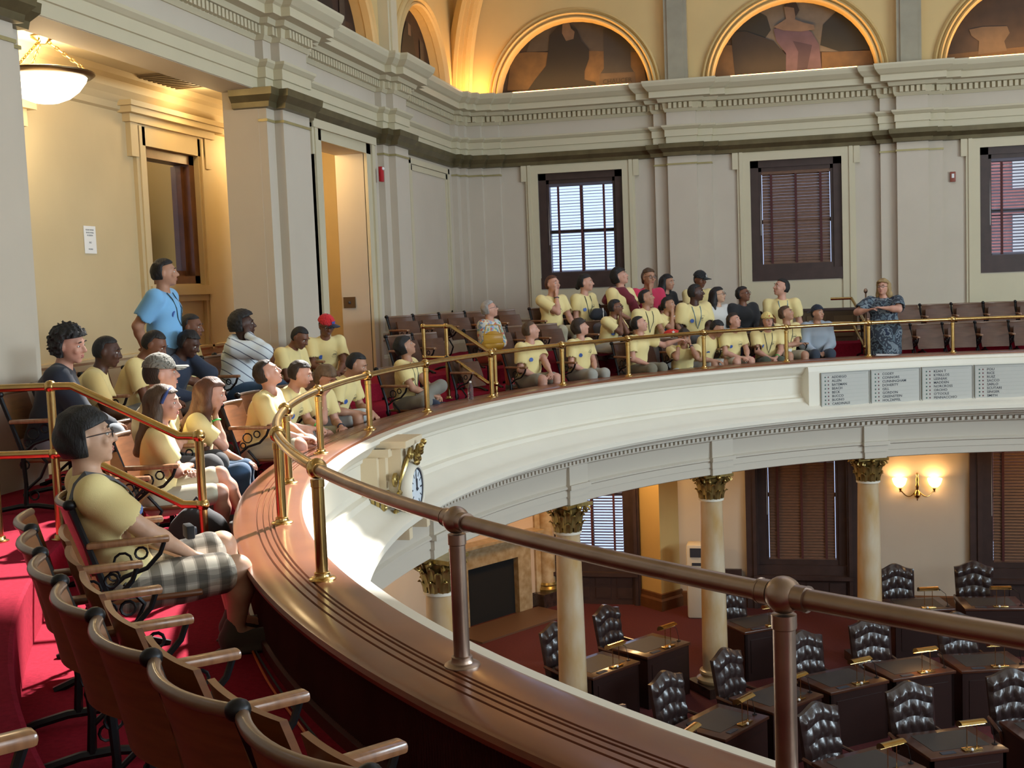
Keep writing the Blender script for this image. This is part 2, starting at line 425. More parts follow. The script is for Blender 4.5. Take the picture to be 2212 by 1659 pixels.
# dentils, one mass of tiny blocks
mb = MB()
def dentil_run(path, z0, z1, out, w, gap):
    for (p, q) in zip(path[:-1], path[1:]):
        p, q = Vector(p), Vector(q); L_ = (q-p).length
        if L_ < .12: continue
        d = (q-p)/L_; n_ = Vector((d.y, -d.x)); k = int(L_/(w+gap)); s0 = (L_-k*(w+gap)+gap)/2
        for i in range(k):
            a = p+d*(s0+i*(w+gap)); b = a+d*w
            V = [(c.x, c.y, z) for z in (z0, z1) for c in (a+n_*.03, b+n_*.03, b+n_*out, a+n_*out)]
            mb.add(V, [(0, 1, 2, 3)[::-1], (4, 5, 6, 7), (0, 1, 5, 4), (1, 2, 6, 5), (2, 3, 7, 6), (3, 0, 4, 7)])
i0 = next(i for i, p in enumerate(full) if p[1] > 9)
dentil_run(full[i0-2:], 4.655, 4.75, .115, .055, .035)
mb.build('dentil', TRIM, kind='stuff')
# wainscot: chair rail and base, gallery level, left wall and back wall
wa = dedupe([(XL, 14.33), (XL, 14.66)]); wb = dedupe(steps_left([(16.83, 0)]+left_steps_far[4:])+steps_back(back_steps))
prof_w = [(0, .93), (.03, .94), (.035, 1.00), (.06, 1.02), (.065, 1.05), (0, 1.055)]
run('trim_55', wb, prof_w, TRIM); run('baseboard_back', wb, [(0, T2), (.035, T2), (.035, .66), (.02, .70), (0, .71)], TRIM)
run('trim_56', [(XL-.3, 8.515), (XL+.0, 8.515)], prof_w, TRIM)
# panel mouldings (flat frames) on the left wall far bay and beside it
def frame_x(name, y0, y1, z0, z1, w, x, mt, t=.035):
    mb = MB()
    for k, (s_, d) in enumerate(((0, t), (w*.45, t*.55))):
        ww = w*.4; a, b, c, e = y0+s_, y1-s_, z0+s_, z1-s_
        mb.box((x-.01, a, c), (x+d, a+ww, e)); mb.box((x-.01, b-ww, c), (x+d, b, e)); mb.box((x-.01, a, e-ww), (x+d, b, e)); mb.box((x-.01, a, c), (x+d, b, c+ww))
    return st(mb.build(name, mt))
def frame_y(name, x0, x1, z0, z1, w, y, mt, t=.035, ears=0.):
    mb = MB()
    for k, (s_, d) in enumerate(((0, t), (w*.45, t*.55))):
        ww = w*.4; a, b, c, e = x0+s_, x1-s_, z0+s_, z1-s_
        mb.box((a, y-d, c), (a+ww, y+.01, e)); mb.box((b-ww, y-d, c), (b, y+.01, e)); mb.box((a, y-d, e-ww), (b, y+.01, e)); mb.box((a, y-d, c), (b, y+.01, c+ww))
    if ears: mb.box((x0-ears, y-t*.8, z1-.38), (x0+.02, y+.01, z1)); mb.box((x1-.02, y-t*.8, z1-.38), (x1+ears, y+.01, z1))
    return st(mb.build(name, mt))
frame_x('trim_57', 18.62, 20.95, 1.08, 3.78, .22, XL, TRIM)
# door surround of the niche in the left wall (eared)
mb = MB()
for (y0, y1) in ((14.62, 14.89), (16.6, 16.87)):
    mb.box((XL-.01, y0, T2), (XL+.045, y1, 3.9)); mb.box((XL, y0+(.0 if y0 < 15 else .17), T2), (XL+.075, y0+(.10 if y0 < 15 else .27), 3.9))
mb.box((XL-.01, 14.62, 3.65), (XL+.045, 16.87, 3.9)); mb.box((XL, 14.55, 3.79), (XL+.085, 16.94, 3.9)); mb.box((XL, 14.55, 3.45), (XL+.06, 14.64, 3.9)); mb.box((XL, 16.85, 3.45), (XL+.06, 16.94, 3.9))
st(mb.build('door_1', TRIM))
# window surrounds on the back wall
for i, c in enumerate(WX[:3]):
    mb = MB(); t = .04
    for sg in (-1, 1):
        mb.box((min(c+sg*WH, c+sg*1.00), YB-t, T3+.5), (max(c+sg*WH, c+sg*1.00), YB+.01, 3.93))
        mb.box((min(c+sg*.90, c+sg*.96), YB-t-.02, T3+.5), (max(c+sg*.90, c+sg*.96), YB, 3.88))
        mb.box((min(c+sg*.98, c+sg*1.08), YB-t-.012, 3.55), (max(c+sg*.98, c+sg*1.08), YB, 3.94))
    mb.box((c-WH, YB-t, WZ1), (c+WH, YB+.01, 3.93)); mb.box((c-1.08, YB-t-.02, 3.84), (c+1.08, YB, 3.94))
    mb.box((c-WH, YB-.015, .95), (c+WH, YB+.01, WZ0-.12))
    st(mb.build('trim_%d' % (60+i), TRIM))

# ------------------------------------------------------------------ windows (wood frame, sash, panes, blinds)
def window(name, c, z0, z1, closed, tilt, blind_mt, label_done=None, drop=0., y=YB, slat_z0=None, half=WH):
    w = empty(name, (c, y, z0), kind='structure'); L_ = lambda b, n, mt, **k: b.build(n, mt, w, **k)
    h = z1-z0; fr = MB()
    for sg in (-1, 1): fr.box((min(sg*half, sg*(half-.14)), .02, 0), (max(sg*half, sg*(half-.14)), .20, h)); fr.box((min(sg*(half-.14), sg*(half-.19)), .05, 0), (max(sg*(half-.14), sg*(half-.19)), .20, h))
    fr.box((-half, .02, h-.12), (half, .20, h)); fr.box((-half+.14, .05, h-.19), (half-.14, .20, h-.12)); fr.box((-half, -.03, -.10), (half, .20, .10)); fr.box((-half+.1, .04, .10), (half-.1, .20, .19))
    L_(fr, 'window_frame', WOODWIN)
    sa = MB(); m_ = h*.47
    sa.box((-half+.19, .16, m_-.035), (half-.19, .21, m_+.035)); sa.box((-.02, .16, .18), (.02, .20, h-.18)); L_(sa, 'sash', WOODWIN)
    gl = MB(); gl.box((-half+.18, .215, .18), (half-.18, .221, h-.18)); L_(gl, 'pane', GLASS)
    sl = MB(); zz = slat_z0 or .2; n = int((h-.2-zz)/.053)
    for k in range(n):
        z = zz+.02+k*.053; a = tilt+.03*math.sin(k*1.7)
        dy, dz = .026*math.cos(a), .026*math.sin(a)
        sl.add([(-half+.2, .10-dy, z-dz), (half-.2, .10-dy, z-dz), (half-.2, .10+dy, z+dz), (-half+.2, .10+dy, z+dz), (-half+.2, .10-dy, z-dz+.004), (half-.2, .10-dy, z-dz+.004), (half-.2, .10+dy, z+dz+.004), (-half+.2, .10+dy, z+dz+.004)], [(3, 2, 1, 0), (4, 5, 6, 7), (0, 1, 5, 4), (2, 3, 7, 6), (1, 2, 6, 5), (3, 0, 4, 7)])
    L_(sl, 'blind_slats', blind_mt, kind='stuff')
    hr = MB(); hr.box((-half+.18, .06, h-.24), (half-.18, .14, h-.185)); hr.box((-half+.2, .07, zz-.02), (half-.2, .13, zz+.012)); L_(hr, 'blind_rail', blind_mt)
    for k, u in enumerate((-.42, 0, .42)):
        L_(MB().box((u-.02, .062, zz), (u+.02, .070, h-.2)), 'blind_tape', TAPE)
    L_(MB().tube([(-half+.17, .055, h-.3), (-half+.17, .05, h*.35)], .004, 5), 'blind_cord', PAPER)
    return w
GLASS = bpy.data.materials.new('window_glass'); GLASS.use_nodes = True
_b = GLASS.node_tree.nodes['Principled BSDF']; _b.inputs['Transmission Weight'].default_value = 1; _b.inputs['Roughness'].default_value = 0; _b.inputs['IOR'].default_value = 1.02; _b.inputs['Base Color'].default_value = (.97, .98, 1, 1)
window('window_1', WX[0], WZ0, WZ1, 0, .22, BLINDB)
window('window_2', WX[1], WZ0, WZ1, 1, 1.22, BLIND)
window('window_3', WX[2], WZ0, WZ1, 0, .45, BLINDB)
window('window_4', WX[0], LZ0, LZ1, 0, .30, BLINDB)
window('window_5', WX[1], LZ0, LZ1, 1, 1.05, BLIND)
window('window_6', WX[2], LZ0, LZ1, 1, 1.0, BLIND)
# heavy dark casings round the chamber windows
for i, c in enumerate(WX[:3]):
    mb = MB(); c2 = c if i else c+.05
    for sg in (-1, 1): mb.box((min(c+sg*.77, c+sg*(.98 if i else .90)), YB-.10, ZF), (max(c+sg*.77, c+sg*(.98 if i else .90)), YB+.01, -.62)); mb.box((min(c+sg*.80, c+sg*.86), YB-.13, ZF), (max(c+sg*.80, c+sg*.86), YB, -.62))
    mb.box((c-.8, YB-.06, ZF), (c+.8, YB+.01, LZ0-.08)); mb.box((c-.86, YB-.16, LZ0-.14), (c+.86, YB+.01, LZ0-.07))
    for k in range(4):
        for j in range(1 if i else 2):
            x = c-.6+k*.4; mb.box((x-.14, YB-.075, ZF+.12+j*.26), (x+.14, YB-.05, ZF+.12+j*.26+(.36 if i else .2)))
    st(mb.build('trim_%d' % (70+i), WOODWIN))
# street side seen through the blinds: a brick block across the way
bl = MB(); bl.box((2.6, YB+9, -5), (9, YB+14, 5.3)); bo = bl.build('brick_building', mat('far_brick', (.28, .13, .14), .9, var=.3, vscale=3), label='reddish brick building outside, seen through the blinds of the right-hand window', cat='building')
for k in range(2):
    for j in range(3): MB().box((3.4+k*1.7, YB+8.93, -.5+j*2.0), (4.3+k*1.7, YB+9.05, .9+j*2.0)).build('window', mat('far_glass', (.35, .42, .5), .2), bo)

# ------------------------------------------------------------------ gallery tiers
def ray_rect(t, margin=0.):
    p = oval(t); n = oval_n(t); best = 99
    for (ax, v) in ((0, XL), (0, XR), (1, YN), (1, YB)):
        if abs(n[ax]) > 1e-6:
            s_ = (v-p[ax])/n[ax]
            if s_ > 0: best = min(best, s_)
    return best-margin
NT = 240
def tier(name, d0, z, d1=None, riser_from=None, mt=CARPET, t0=0, t1=2*PI):
    mb = MB(); V = []; F = []
    ts = [t0+(t1-t0)*k/NT for k in range(NT if t1 > 6.2 else NT+1)]
    for t in ts:
        mx = ray_rect(t, -.02); a = min(d0, mx); b = min(d1, mx) if d1 else mx
        V += [ov(t, a, riser_from if riser_from is not None else z-.3), ov(t, a+.012, z-.006), ov(t, a+.03, z), ov(t, b, z)]
    for k in range(NT):
        j = (k+1) % len(ts)
        for q in range(3): F.append((k*4+q, k*4+q+1, j*4+q+1, j*4+q))
    mb.add(V, F, False); return st(mb.build(name, mt))
tier('floor_gallery_front', .18, 0, 1.30, riser_from=-.02); tier('floor_gallery_middle', 1.28, T2, riser_from=-.01); tier('floor_gallery_back', 2.12, T3, riser_from=T2-.02, t0=R(40), t1=R(160))
mb = MB(); mb.box((XR-.9, YN, T3-.03), (XR, YN+.9, T3)); 
st(MB().box((XL-.44, YN-.3, ZF-.2), (XR+.3, YB+.4, ZF)).build('floor', CARPET2))
# under side of the gallery (plaster ceiling over the chamber aisle)
mb = MB(); V = []; F = []
for k in range(NT):
    t = 2*PI*k/NT; mx = ray_rect(t, -.05); V += [ov(t, .45, -1.12), ov(t, .45, -.62), ov(t, mx, -.62)]
for k in range(NT):
    j = (k+1) % NT
    for q in range(2): F.append((k*3+q, j*3+q, j*3+q+1, k*3+q+1))
mb.add(V, F); st(mb.build('ceiling_under_gallery', WALL))

# ------------------------------------------------------------------ alcove and corridor behind the left wall
XA = -7.5
wall_x('wall_alcove_back', XA-.25, XA, 5.5, 18.2, 0, 4.6, [(13.12, 14.42, 1.86, 3.50)], mat('alcove_paint', (.60, .48, .28), .6, var=.08, vscale=1.5))
ALC = MATS['alcove_paint']
st(MB().box((XA, 17.9, 0), (XL-.44, 18.2, 4.6)).build('wall_alcove_far', ALC)); st(MB().box((XA, 5.3, 0), (XL-.44, 5.5, 4.6)).build('wall_alcove_near', ALC))
st(MB().box((XA-.25, 5.3, 4.24), (XL-.43, 18.2, 4.5)).build('ceiling_alcove', mat('alcove_ceiling', (.50, .42, .28), .7)))
st(MB().box((XA-.25, 5.3, T2-.25), (XL+.02, 18.2, T2-.004)).build('floor_alcove', CARPET))
mb = MB(); mb.sweep([(XA, 5.5), (XA, 17.9)], [(0, 3.84), (.04, 3.86), (.05, 3.93), (.10, 4.0), (.16, 4.06), (.18, 4.14), (.24, 4.18), (.26, 4.24), (0, 4.25)], flip=True); st(mb.build('trim_80', ALC))
mb = MB(); mb.sweep([(XA, 5.5), (XA, 17.9)], [(0, .92), (.03, .94), (.035, 1.0), (.07, 1.03), (.07, 1.06), (0, 1.065)], flip=True); st(mb.build('trim_81', ALC))
# window in the alcove wall with eared cornice surround, walnut frame and a made-up room standing in for its reflection
mb = MB()
for (a, b) in ((12.90, 13.12), (14.42, 14.64)): mb.box((XA, a, 1.0), (XA+.05, b, 3.72)); mb.box((XA, a+.06, 1.0), (XA+.07, a+.12, 3.72))
mb.box((XA, 12.90, 3.50), (XA+.05, 14.64, 3.74)); mb.box((XA, 12.78, 3.35), (XA+.065, 12.94, 3.74)); mb.box((XA, 14.60, 3.35), (XA+.065, 14.76, 3.74))
mb.box((XA, 12.72, 3.74), (XA+.10, 14.82, 3.83)); mb.box((XA, 12.62, 3.83), (XA+.18, 14.92, 3.93)); mb.box((XA, 12.56, 3.90), (XA+.22, 14.98, 3.96))
mb.box((XA, 13.0, 1.72), (XA+.10, 14.54, 1.84)); mb.box((XA, 13.05, 1.64), (XA+.06, 14.5, 1.72))
st(mb.build('trim_82', ALC))
w7 = empty('window_7', (XA, 13.77, 1.86), kind='structure')
mb = MB()
for sg in (-1, 1): mb.box((-.24, min(sg*.65, sg*.52), 0), (-.02, max(sg*.65, sg*.52), 1.64)); mb.box((-.24, min(sg*.52, sg*.44), .08), (-.10, max(sg*.52, sg*.44), 1.5))
mb.box((-.24, -.65, 1.52), (-.02, .65, 1.64)); mb.box((-.24, -.65, 0), (-.02, .65, .10)); mb.box((-.20, -.52, .10), (-.12, .52, .17)); mb.build('window_frame', WOODFR, w7)
MB().box((-.17, -.46, .1), (-.165, .46, 1.54)).build('pane', GLASS, w7)
st(MB().box((-8.9, 12.6, 1.0), (-8.8, 15.6, 4.2)).build('wall_mock_room', mat('ochre_wall', (.55, .36, .10), .7)))
st(MB().box((-8.85, 14.9, 1.0), (-7.75, 15.0, 4.2)).build('wall_mock_room_side', MATS['ochre_wall']))
mb = MB(); mb.sweep([(-8.8, 12.6), (-8.8, 15.0)], [(0, 2.95), (.1, 2.97), (.12, 3.1), (.2, 3.15), (.22, 3.25), (0, 3.3)], flip=True); st(mb.build('trim_83', TRIM))
c_ = MB(); c_.lathe([(.13, 1.0), (.12, 2.75), (.15, 2.78), (.17, 2.95)], (-8.45, 14.15, 0), 18); c_.build('column', WOODFR, label='dark column built in place of a reflection in the alcove window', cat='column')
light('mock_room_fill', 'POINT', (-8.3, 13.3, 3.6), 14, (1, .72, .35), size=.15)  # added lamp that brightens the made-up room behind the pane
# other trims in the alcove: pilaster strip left of the notice
mb = MB(); mb.box((XA, 10.42, 1.07), (XA+.06, 10.62, 3.6)); mb.box((XA, 10.50, 1.07), (XA+.08, 10.56, 3.7)); mb.box((XA, 9.0, 3.45), (XA+.10, 10.78, 3.62)); mb.box((XA, 9.0, 3.62), (XA+.16, 10.86, 3.70)); st(mb.build('door_2', ALC))
# ceiling vent
a = at(250, 163, 2, 4.24); b = at(455, 187, 2, 4.24)
v_ = empty('ceiling_vent', (a.x*.5+b.x*.5, a.y*.5+b.y*.5, 4.24), label='dark square air vent in the alcove ceiling beyond the hanging bowl lamp', cat='vent')
MB().box((-.33, -.50, -.02), (.33, .50, .0)).build('backing', mat('vent_metal', (.14, .10, .055), .6), v_)
for k in range(9): MB().box((-.31, -.46+k*.105, -.032), (.31, -.42+k*.105, -.018)).build('slat', MATS['vent_metal'], v_)
# ================================================================== BALCONY FRONT
def ring_sweep(name, prof, mt, kind='structure', n=300, smooth=True, t0=None, t1=None, parent=None, caps=True, **kw):
    mb = MB(); m_ = len(prof); V = []; F = []; closed = t0 is None
    cnt = n if closed else n+1
    for k in range(cnt):
        t = 2*PI*k/n if closed else t0+(t1-t0)*k/n
        p, q = oval(t), oval_n(t)
        for (d, z) in prof: V.append((p.x+q.x*d, p.y+q.y*d, z))
    for k in range(n):
        j = (k+1) % cnt if closed else k+1
        for i in range(m_-1): F.append((k*m_+i, k*m_+i+1, j*m_+i+1, j*m_+i))
    if not closed and caps: F.append(tuple(range(m_))[::-1]); F.append(tuple(n*m_+i for i in range(m_)))
    mb.add(V, F, smooth); o = mb.build(name, mt, parent, **kw)
    if kind: o['kind'] = kind
    return o
cap_prof = [(-.10, .355), (-.125, .37), (-.135, .39), (-.125, .412), (-.10, .42)]
for g in (.050, .072, .105, .140):   # the run of grooves in the cap
    cap_prof += [(g-.006, .42), (g-.003, .411), (g+.003, .411), (g+.006, .42)]
cap_prof += [(.245, .42), (.268, .412), (.275, .395), (.268, .375), (.245, .362), (.20, .355), (.20, .33)]
ring_sweep('trim_90', cap_prof, WOODCAP, n=360)
PAR = ring_sweep('trim_89', [(.196, .34), (.196, .06), (.222, .055), (.222, 0), (.18, -.01)], WOODDK)  # gallery-side face of the parapet wall
mb = MB()                                         # beaded boarding of the parapet, seen from the gallery side
for k in range(1500):
    t = PI*.55+k*(PI*.98)/1500
    p, q = oval(t), oval_n(t); tx = Vector((-q.y, q.x))
    a = p+q*.190; b = a+tx*.007; c = p+q*.203+tx*.0035
    mb.add([(a.x, a.y, .06), (b.x, b.y, .06), (c.x, c.y, .06), (a.x, a.y, .34), (b.x, b.y, .34), (c.x, c.y, .34)], [(1, 2, 5, 4), (2, 0, 3, 5)])
mb.build('beadboard', WOODDK, PAR, kind='stuff')
fascia = [(-.08, .40), (-.215, .385), (-.225, .35), (-.215, .335), (-.19, .325), (-.155, .27), (-.12, .235), (-.09, .22), (-.085, .19), (-.065, .175), (-.06, -.05), (-.075, -.065), (-.08, -.10), (-.14, -.115), (-.16, -.16), (-.24, -.20), (-.30, -.26), (-.38, -.285), (-.44, -.30), (-.485, -.33), (-.485, -.385), (-.45, -.395), (-.44, -.42), (-.36, -.44), (-.33, -.47), (-.20, -.48), (-.19, -.515), (-.12, -.52)]
ring_sweep('trim_91', fascia, WHITE)
ring_sweep('trim_92', [(-.12, -.50), (-.10, -.60), (-.05, -.62), (-.04, -.64), (-.03, -.84), (-.045, -.85), (-.065, -.865), (-.065, -.885), (-.04, -.90), (-.04, -.985), (-.025, -.99), (-.025, -1.09), (-.01, -1.10), (.46, -1.10), (.46, -.6)], FRIEZE)
mb = MB()
for k in range(620):
    t = 2*PI*k/620; t2 = t+2*PI/620*.55
    V = [ov(tt, d, z) for z in (-.575, -.53) for (tt, d) in ((t, -.085), (t2, -.085), (t2, -.155), (t, -.155))]
    mb.add(V, [(0, 1, 2, 3), (7, 6, 5, 4), (0, 4, 5, 1), (1, 5, 6, 2), (2, 6, 7, 3), (3, 7, 4, 0)])
mb.build('dentil', FRIEZE, kind='stuff')

# ---- rail: posts, knobs, tube
POST_T = [241.7, 232.3, 222.2, 212.2, 202.0, 191.6, 180.6, 169.8, 158.9, 148.0, 138.7, 128.8, 118.9, 109.8, 101.2]
POST_T = [251.5, 261.3]+POST_T[:]+[91.5, 82.0]
POST_T = sorted(POST_T)
rail = empty('balcony_rail', ov(R(180), 0, .42), label='long curved brass guard rail with ball-jointed posts along the whole balcony edge', cat='railing')
def add_local(o, root):
    o.location = (-root.location.x, -root.location.y, -root.location.z); return o
HB_ = .50
def post_mesh():
    mb = MB(); mb.lathe([(.062, 0), (.062, .004), (.056, .009), (.040, .012), (.036, .02), (.036, .032), (.029, .035)], n=20)
    mb.lathe([(.0275, .03), (.0275, .415), (.031, .418), (.031, .452)], n=20); return mb
pm = post_mesh().mesh('post', BRASS); pm2 = post_mesh().mesh('post', BRASSD)
kb = MB(); kb.sphere((0, 0, 0), .0465, 24, 15); km = kb.mesh('ball_joint', BRASS); kb = MB(); kb.sphere((0, 0, 0), .0465, 24, 15); km2 = kb.mesh('ball_joint', BRASSD)
for td in POST_T:
    t = R(td); p = ov(t, 0, .42); near_ = td > 226
    a = link('post', pm2 if near_ else pm, rail); a.location = p-rail.location
    b = link('ball_joint', km2 if near_ else km, rail); b.location = (p.x-rail.location.x, p.y-rail.location.y, HB_)
    mb = MB()
    for sg in (-1, 1):
        tv = (ov(t+.002, 0)-ov(t-.002, 0)).normalized()*sg; c = Vector((p.x, p.y, .42+HB_)); mb = MB()
        mb.tube([c+tv*.036, c+tv*.066, c+tv*.0661, c+tv*.070], [.0315, .0315, .033, .033], 18)
        add_local(mb.build('collar', BRASSD if near_ else BRASS, rail), rail)
for (a_, b_) in zip(POST_T[:-1], POST_T[1:]):
    mb = MB(); pts = [ov(R(a_+(b_-a_)*k/10), 0, .42+HB_) for k in range(11)]; mb.tube(pts, .0262, 18)
    add_local(mb.build('rail_tube', BRASSD if (a_+b_)/2 > 226 else BRASS, rail), rail)

# ---- aisle handrails (tube rails with ball joints)
def step_rail(name, tops, lows, posts, mt, label, r=.024, knobs=()):
    root = empty(name, (posts[0][0], posts[0][1], posts[0][2]), label=label, cat='railing'); k = -root.location
    def B(mb, n): o = mb.build(n, mt, root); o.location = k; return o
    for path in (tops, lows): B(MB().tube(path, r, 14), 'rail_tube')
    for (x, y, z0, z1) in posts:
        mb = MB(); mb.lathe([(.055, 0), (.055, .006), (.038, .012), (.034, .03), (.026, .034)], (x, y, z0), 18); mb.lathe([(.025, .03), (.025, z1-z0)], (x, y, z0), 16); B(mb, 'post')
    for c in knobs: B(MB().sphere(c, .038, 18, 11), 'ball_joint')
    return root
def V3(*a): return Vector(a)
b2 = V3(-3.34, 6.27, .90); b1 = V3(-4.30, 6.30, 1.20); b0 = V3(-4.66, 6.22, 1.20); d4 = V3(0, 0, -.40)
bend1 = b1+(b2-b1).normalized()*.16; bend1.z = 1.20; bend2 = b2-(b2-b1).normalized()*.13; bend2.z = .90
top = [b0+V3(-.5, -.05, 0), b0, b1, bend1, bend2, b2]
step_rail('aisle_handrail', top, [p+d4 for p in top[1:]], [(b2.x, b2.y, 0, .90), (b1.x, b1.y, T2, 1.2), (b0.x, b0.y, T2, 1.2)], BRASS,
          'brass aisle handrail sloping down behind the boy with the shoulder bag', knobs=[b2, b1, b0, b2+d4, b1+d4, b0+d4])
# its twin across the balcony
q3 = at(1071, 829, 2, .5); f2 = V3(q3.x, q3.y, .90)
q1 = at(955, 702, 2, 1.2); f1 = V3(-4.28, 14.62, 1.2); q0 = at(912, 703, 2, 1.2); f0 = V3(-4.62, 14.75, 1.2)
ff = (f2-f1); ff.z = 0; ff.normalize()
fb1 = f1+ff*.10; fb2 = f2-ff*.13
top = [f0, f1, fb1, V3(fb2.x, fb2.y, .9), f2]
step_rail('aisle_handrail', top, [p+d4 for p in top], [(f2.x, f2.y, 0, .90), (f1.x, f1.y, T2, 1.2), (f0.x, f0.y, T2, 1.2)], BRASS,
          'brass aisle handrail beside the grey-haired woman in the floral shirt', knobs=[f2, f1, f0, f2+d4, f1+d4, f0+d4])
# third one: beside the standing speaker
s0 = V3(1.05, 20.1, T2)
step_rail('aisle_handrail', [V3(1.08, 19.55, .9+.0), V3(1.08, 19.7, .9), V3(.93, 20.55, 1.25), V3(.6, 20.6, 1.25)], [V3(1.08, 19.55, .5), V3(1.08, 19.7, .5), V3(.93, 20.55, .85), V3(.5, 20.6, .85)], [(1.08, 19.55, 0, .9)], BRASS,
          'short brass aisle handrail behind the standing woman in the blue dress', knobs=[V3(1.08, 19.55, .9), V3(1.08, 19.55, .5)])

# ---- columns with gilt capitals
def column_base(loc, h_shaft_top=-1.10):
    root = empty('column', (loc[0], loc[1], ZF)); z = lambda v: v-ZF
    mb = MB(); mb.box((-.30, -.30, 0), (.30, .30, .14)); mb.build('plinth', MARBLED, root)
    mb = MB(); mb.lathe([(.255, .14), (.275, .17), (.275, .20), (.245, .225), (.215, .24), (.215, .26), (.235, .285), (.225, .315), (.19, .33)], n=28); mb.build('base', mat('base_marble', (.58, .43, .24), .3, var=.2), root)
    mb = MB(); prof = [(.185-.03*((k/16)**1.6), .33+k/16*(2.83-.33)) for k in range(17)]; mb.lathe(prof, n=28); mb.build('shaft', MARBLE, root)
    mb = MB(); mb.lathe([(.155, 2.80), (.178, 2.805), (.178, 2.835), (.155, 2.84)], n=24); mb.build('necking', WHITE, root)
    # corinthian capital: bell, two rows of leaves, corner volutes, abacus
    mb = MB(); mb.lathe([(.150, 2.84), (.152, 2.95), (.165, 3.06), (.20, 3.14)], n=20)
    for row, (zb, hh, rr, nn_, ph) in enumerate([(2.84, .13, .158, 8, 0), (2.90, .17, .162, 8, PI/8), (2.97, .15, .172, 8, 0)]):
        for k in range(nn_):
            a = 2*PI*k/nn_+ph; u = Vector((math.cos(a), math.sin(a), 0)); s_ = Vector((-math.sin(a), math.cos(a), 0)); 
            pts = [(0, rr+.004), (.45, rr+.012), (.8, rr+.03), (1.0, rr+.055), (.93, rr+.07)]
            V = []; 
            for i, (fz, ro) in enumerate(pts):
                w = (.052, .058, .046, .028, .012)[i]
                for sg in (-1, -.5, 0, .5, 1): V.append(u*(ro+(.010 if sg == 0 else .016 if abs(sg) == .5 else -.004))+s_*w*sg+Vector((0, 0, zb+fz*hh-(abs(sg)*.012))))
            F = [(i*5+j, i*5+j+1, (i+1)*5+j+1, (i+1)*5+j) for i in range(4) for j in range(4)]
            mb.add(V, F, False)
            mb.sphere(tuple(u*(rr+.062)+Vector((0, 0, zb+hh*.92))), .014, 6, 4)
    for k in range(4):
        a = PI/4+k*PI/2
        for da in (-.16, .16):
            c = Vector((math.cos(a+da), math.sin(a+da), 0))*.245+Vector((0, 0, 3.10)); u = Vector((math.cos(a), math.sin(a), 0))
            pts = [c+u*(.05*(1-i/14)*math.cos(i*.62))+Vector((0, 0, .05*(1-i/14)*math.sin(i*.62))) for i in range(14)]
            mb.tube(pts, [.013*(1-.4*i/14) for i in range(14)], 6)
        a2 = k*PI/2; mb.sphere((math.cos(a2)*.215, math.sin(a2)*.215, 3.15), (.03, .03, .035), 8, 6)
    mb.build('capital', GOLD, root)
    mb = MB(); n = 6; pts = []
    for k in range(4):
        a = PI/4+k*PI/2; p = Vector((math.cos(a), math.sin(a)))*.33; q = Vector((math.cos(a+PI/2), math.sin(a+PI/2)))*.33
        nrm = Vector((math.cos(a+PI/4), math.sin(a+PI/4)))
        for i in range(n): f = i/n; c = p.lerp(q, f)-nrm*(.055*math.sin(PI*f)); pts.append((c.x, c.y))
    mb.prism(pts, 3.155, 3.20); mb.build('abacus', GOLD, root)
    return root
cols = [(-3.66, 11.87), (-2.86, 14.90), (-1.20, 17.25), (1.05, 18.77)]
clab = ['marble column with gilt capital nearest the left, below the wall clock', 'marble column with gilt capital in front of the blue-lit lower window', 'marble column with gilt capital whose full base shows behind the desks', 'marble column with gilt capital beside the lit wall sconce']
c0 = column_base(cols[0])
for i, (x, y) in enumerate(cols):
    o = c0 if i == 0 else copy_tree(c0)
    o.location = (x, y, ZF); tag(o, clab[i], 'column', 'marble columns under the balcony')
    t = off_of((x, y))[1]; o.rotation_euler = (0, 0, t)
    # block over the column in the entablature
    p, q = oval(t), oval_n(t); tx = Vector((-q.y, q.x)); mb = MB()
    def blk(w, d, z0, z1):
        V = [(p.x+tx.x*s*w+q.x*e, p.y+tx.y*s*w+q.y*e, z) for z in (z0, z1) for (s, e) in ((-1, .3), (1, .3), (1, -d), (-1, -d))]
        mb.add(V, [(3, 2, 1, 0), (4, 5, 6, 7), (0, 1, 5, 4), (1, 2, 6, 5), (2, 3, 7, 6), (3, 0, 4, 7)])
    blk(.19, .085, -.84, -.60); blk(.21, .12, -.90, -.84); blk(.19, .085, -1.0, -.90); blk(.175, .07, -1.10, -1.0)
    st(mb.build('trim_%d' % (95+i), FRIEZE))

# ---- electronic tally boards with the members' names
BOARD = mat('board_face', (.46, .45, .41), .45); BFR = mat('board_frame', (.30, .30, .27), .5); LEDG = mat('green_dot', (.01, .07, .05), .4); LEDR = mat('red_dot', (.12, .01, .02), .4)
NAMES = [['ADDIEGO', 'ALLEN', 'BATEMAN', 'BEACH', 'BECK', 'BUCCO', 'BUONO', 'CARDINALE'], ['CODEY', 'CONNORS', 'CUNNINGHAM', 'DOHERTY', 'GILL', 'GORDON', 'GREENSTEIN', 'HOLZAPFEL'],
         ['KEAN T', 'KYRILLOS', 'LESNIAK', 'MADDEN', 'NORCROSS', 'OROHO', "O'TOOLE", 'PENNACCHIO'], ['POU', 'RICE', 'RUIZ', 'SACCO', 'SARLO', 'SCUTARI', 'SINGER', 'SMITH']]
spans = [(1770, 1873), (1879, 1983), (1990, 2098), (2105, 2216)]
blab = ['tally board listing names from Addiego to Cardinale', 'tally board listing names from Codey to Holzapfel', 'tally board listing names from Kean T to Pennacchio', 'tally board listing names from Pou to Smith']
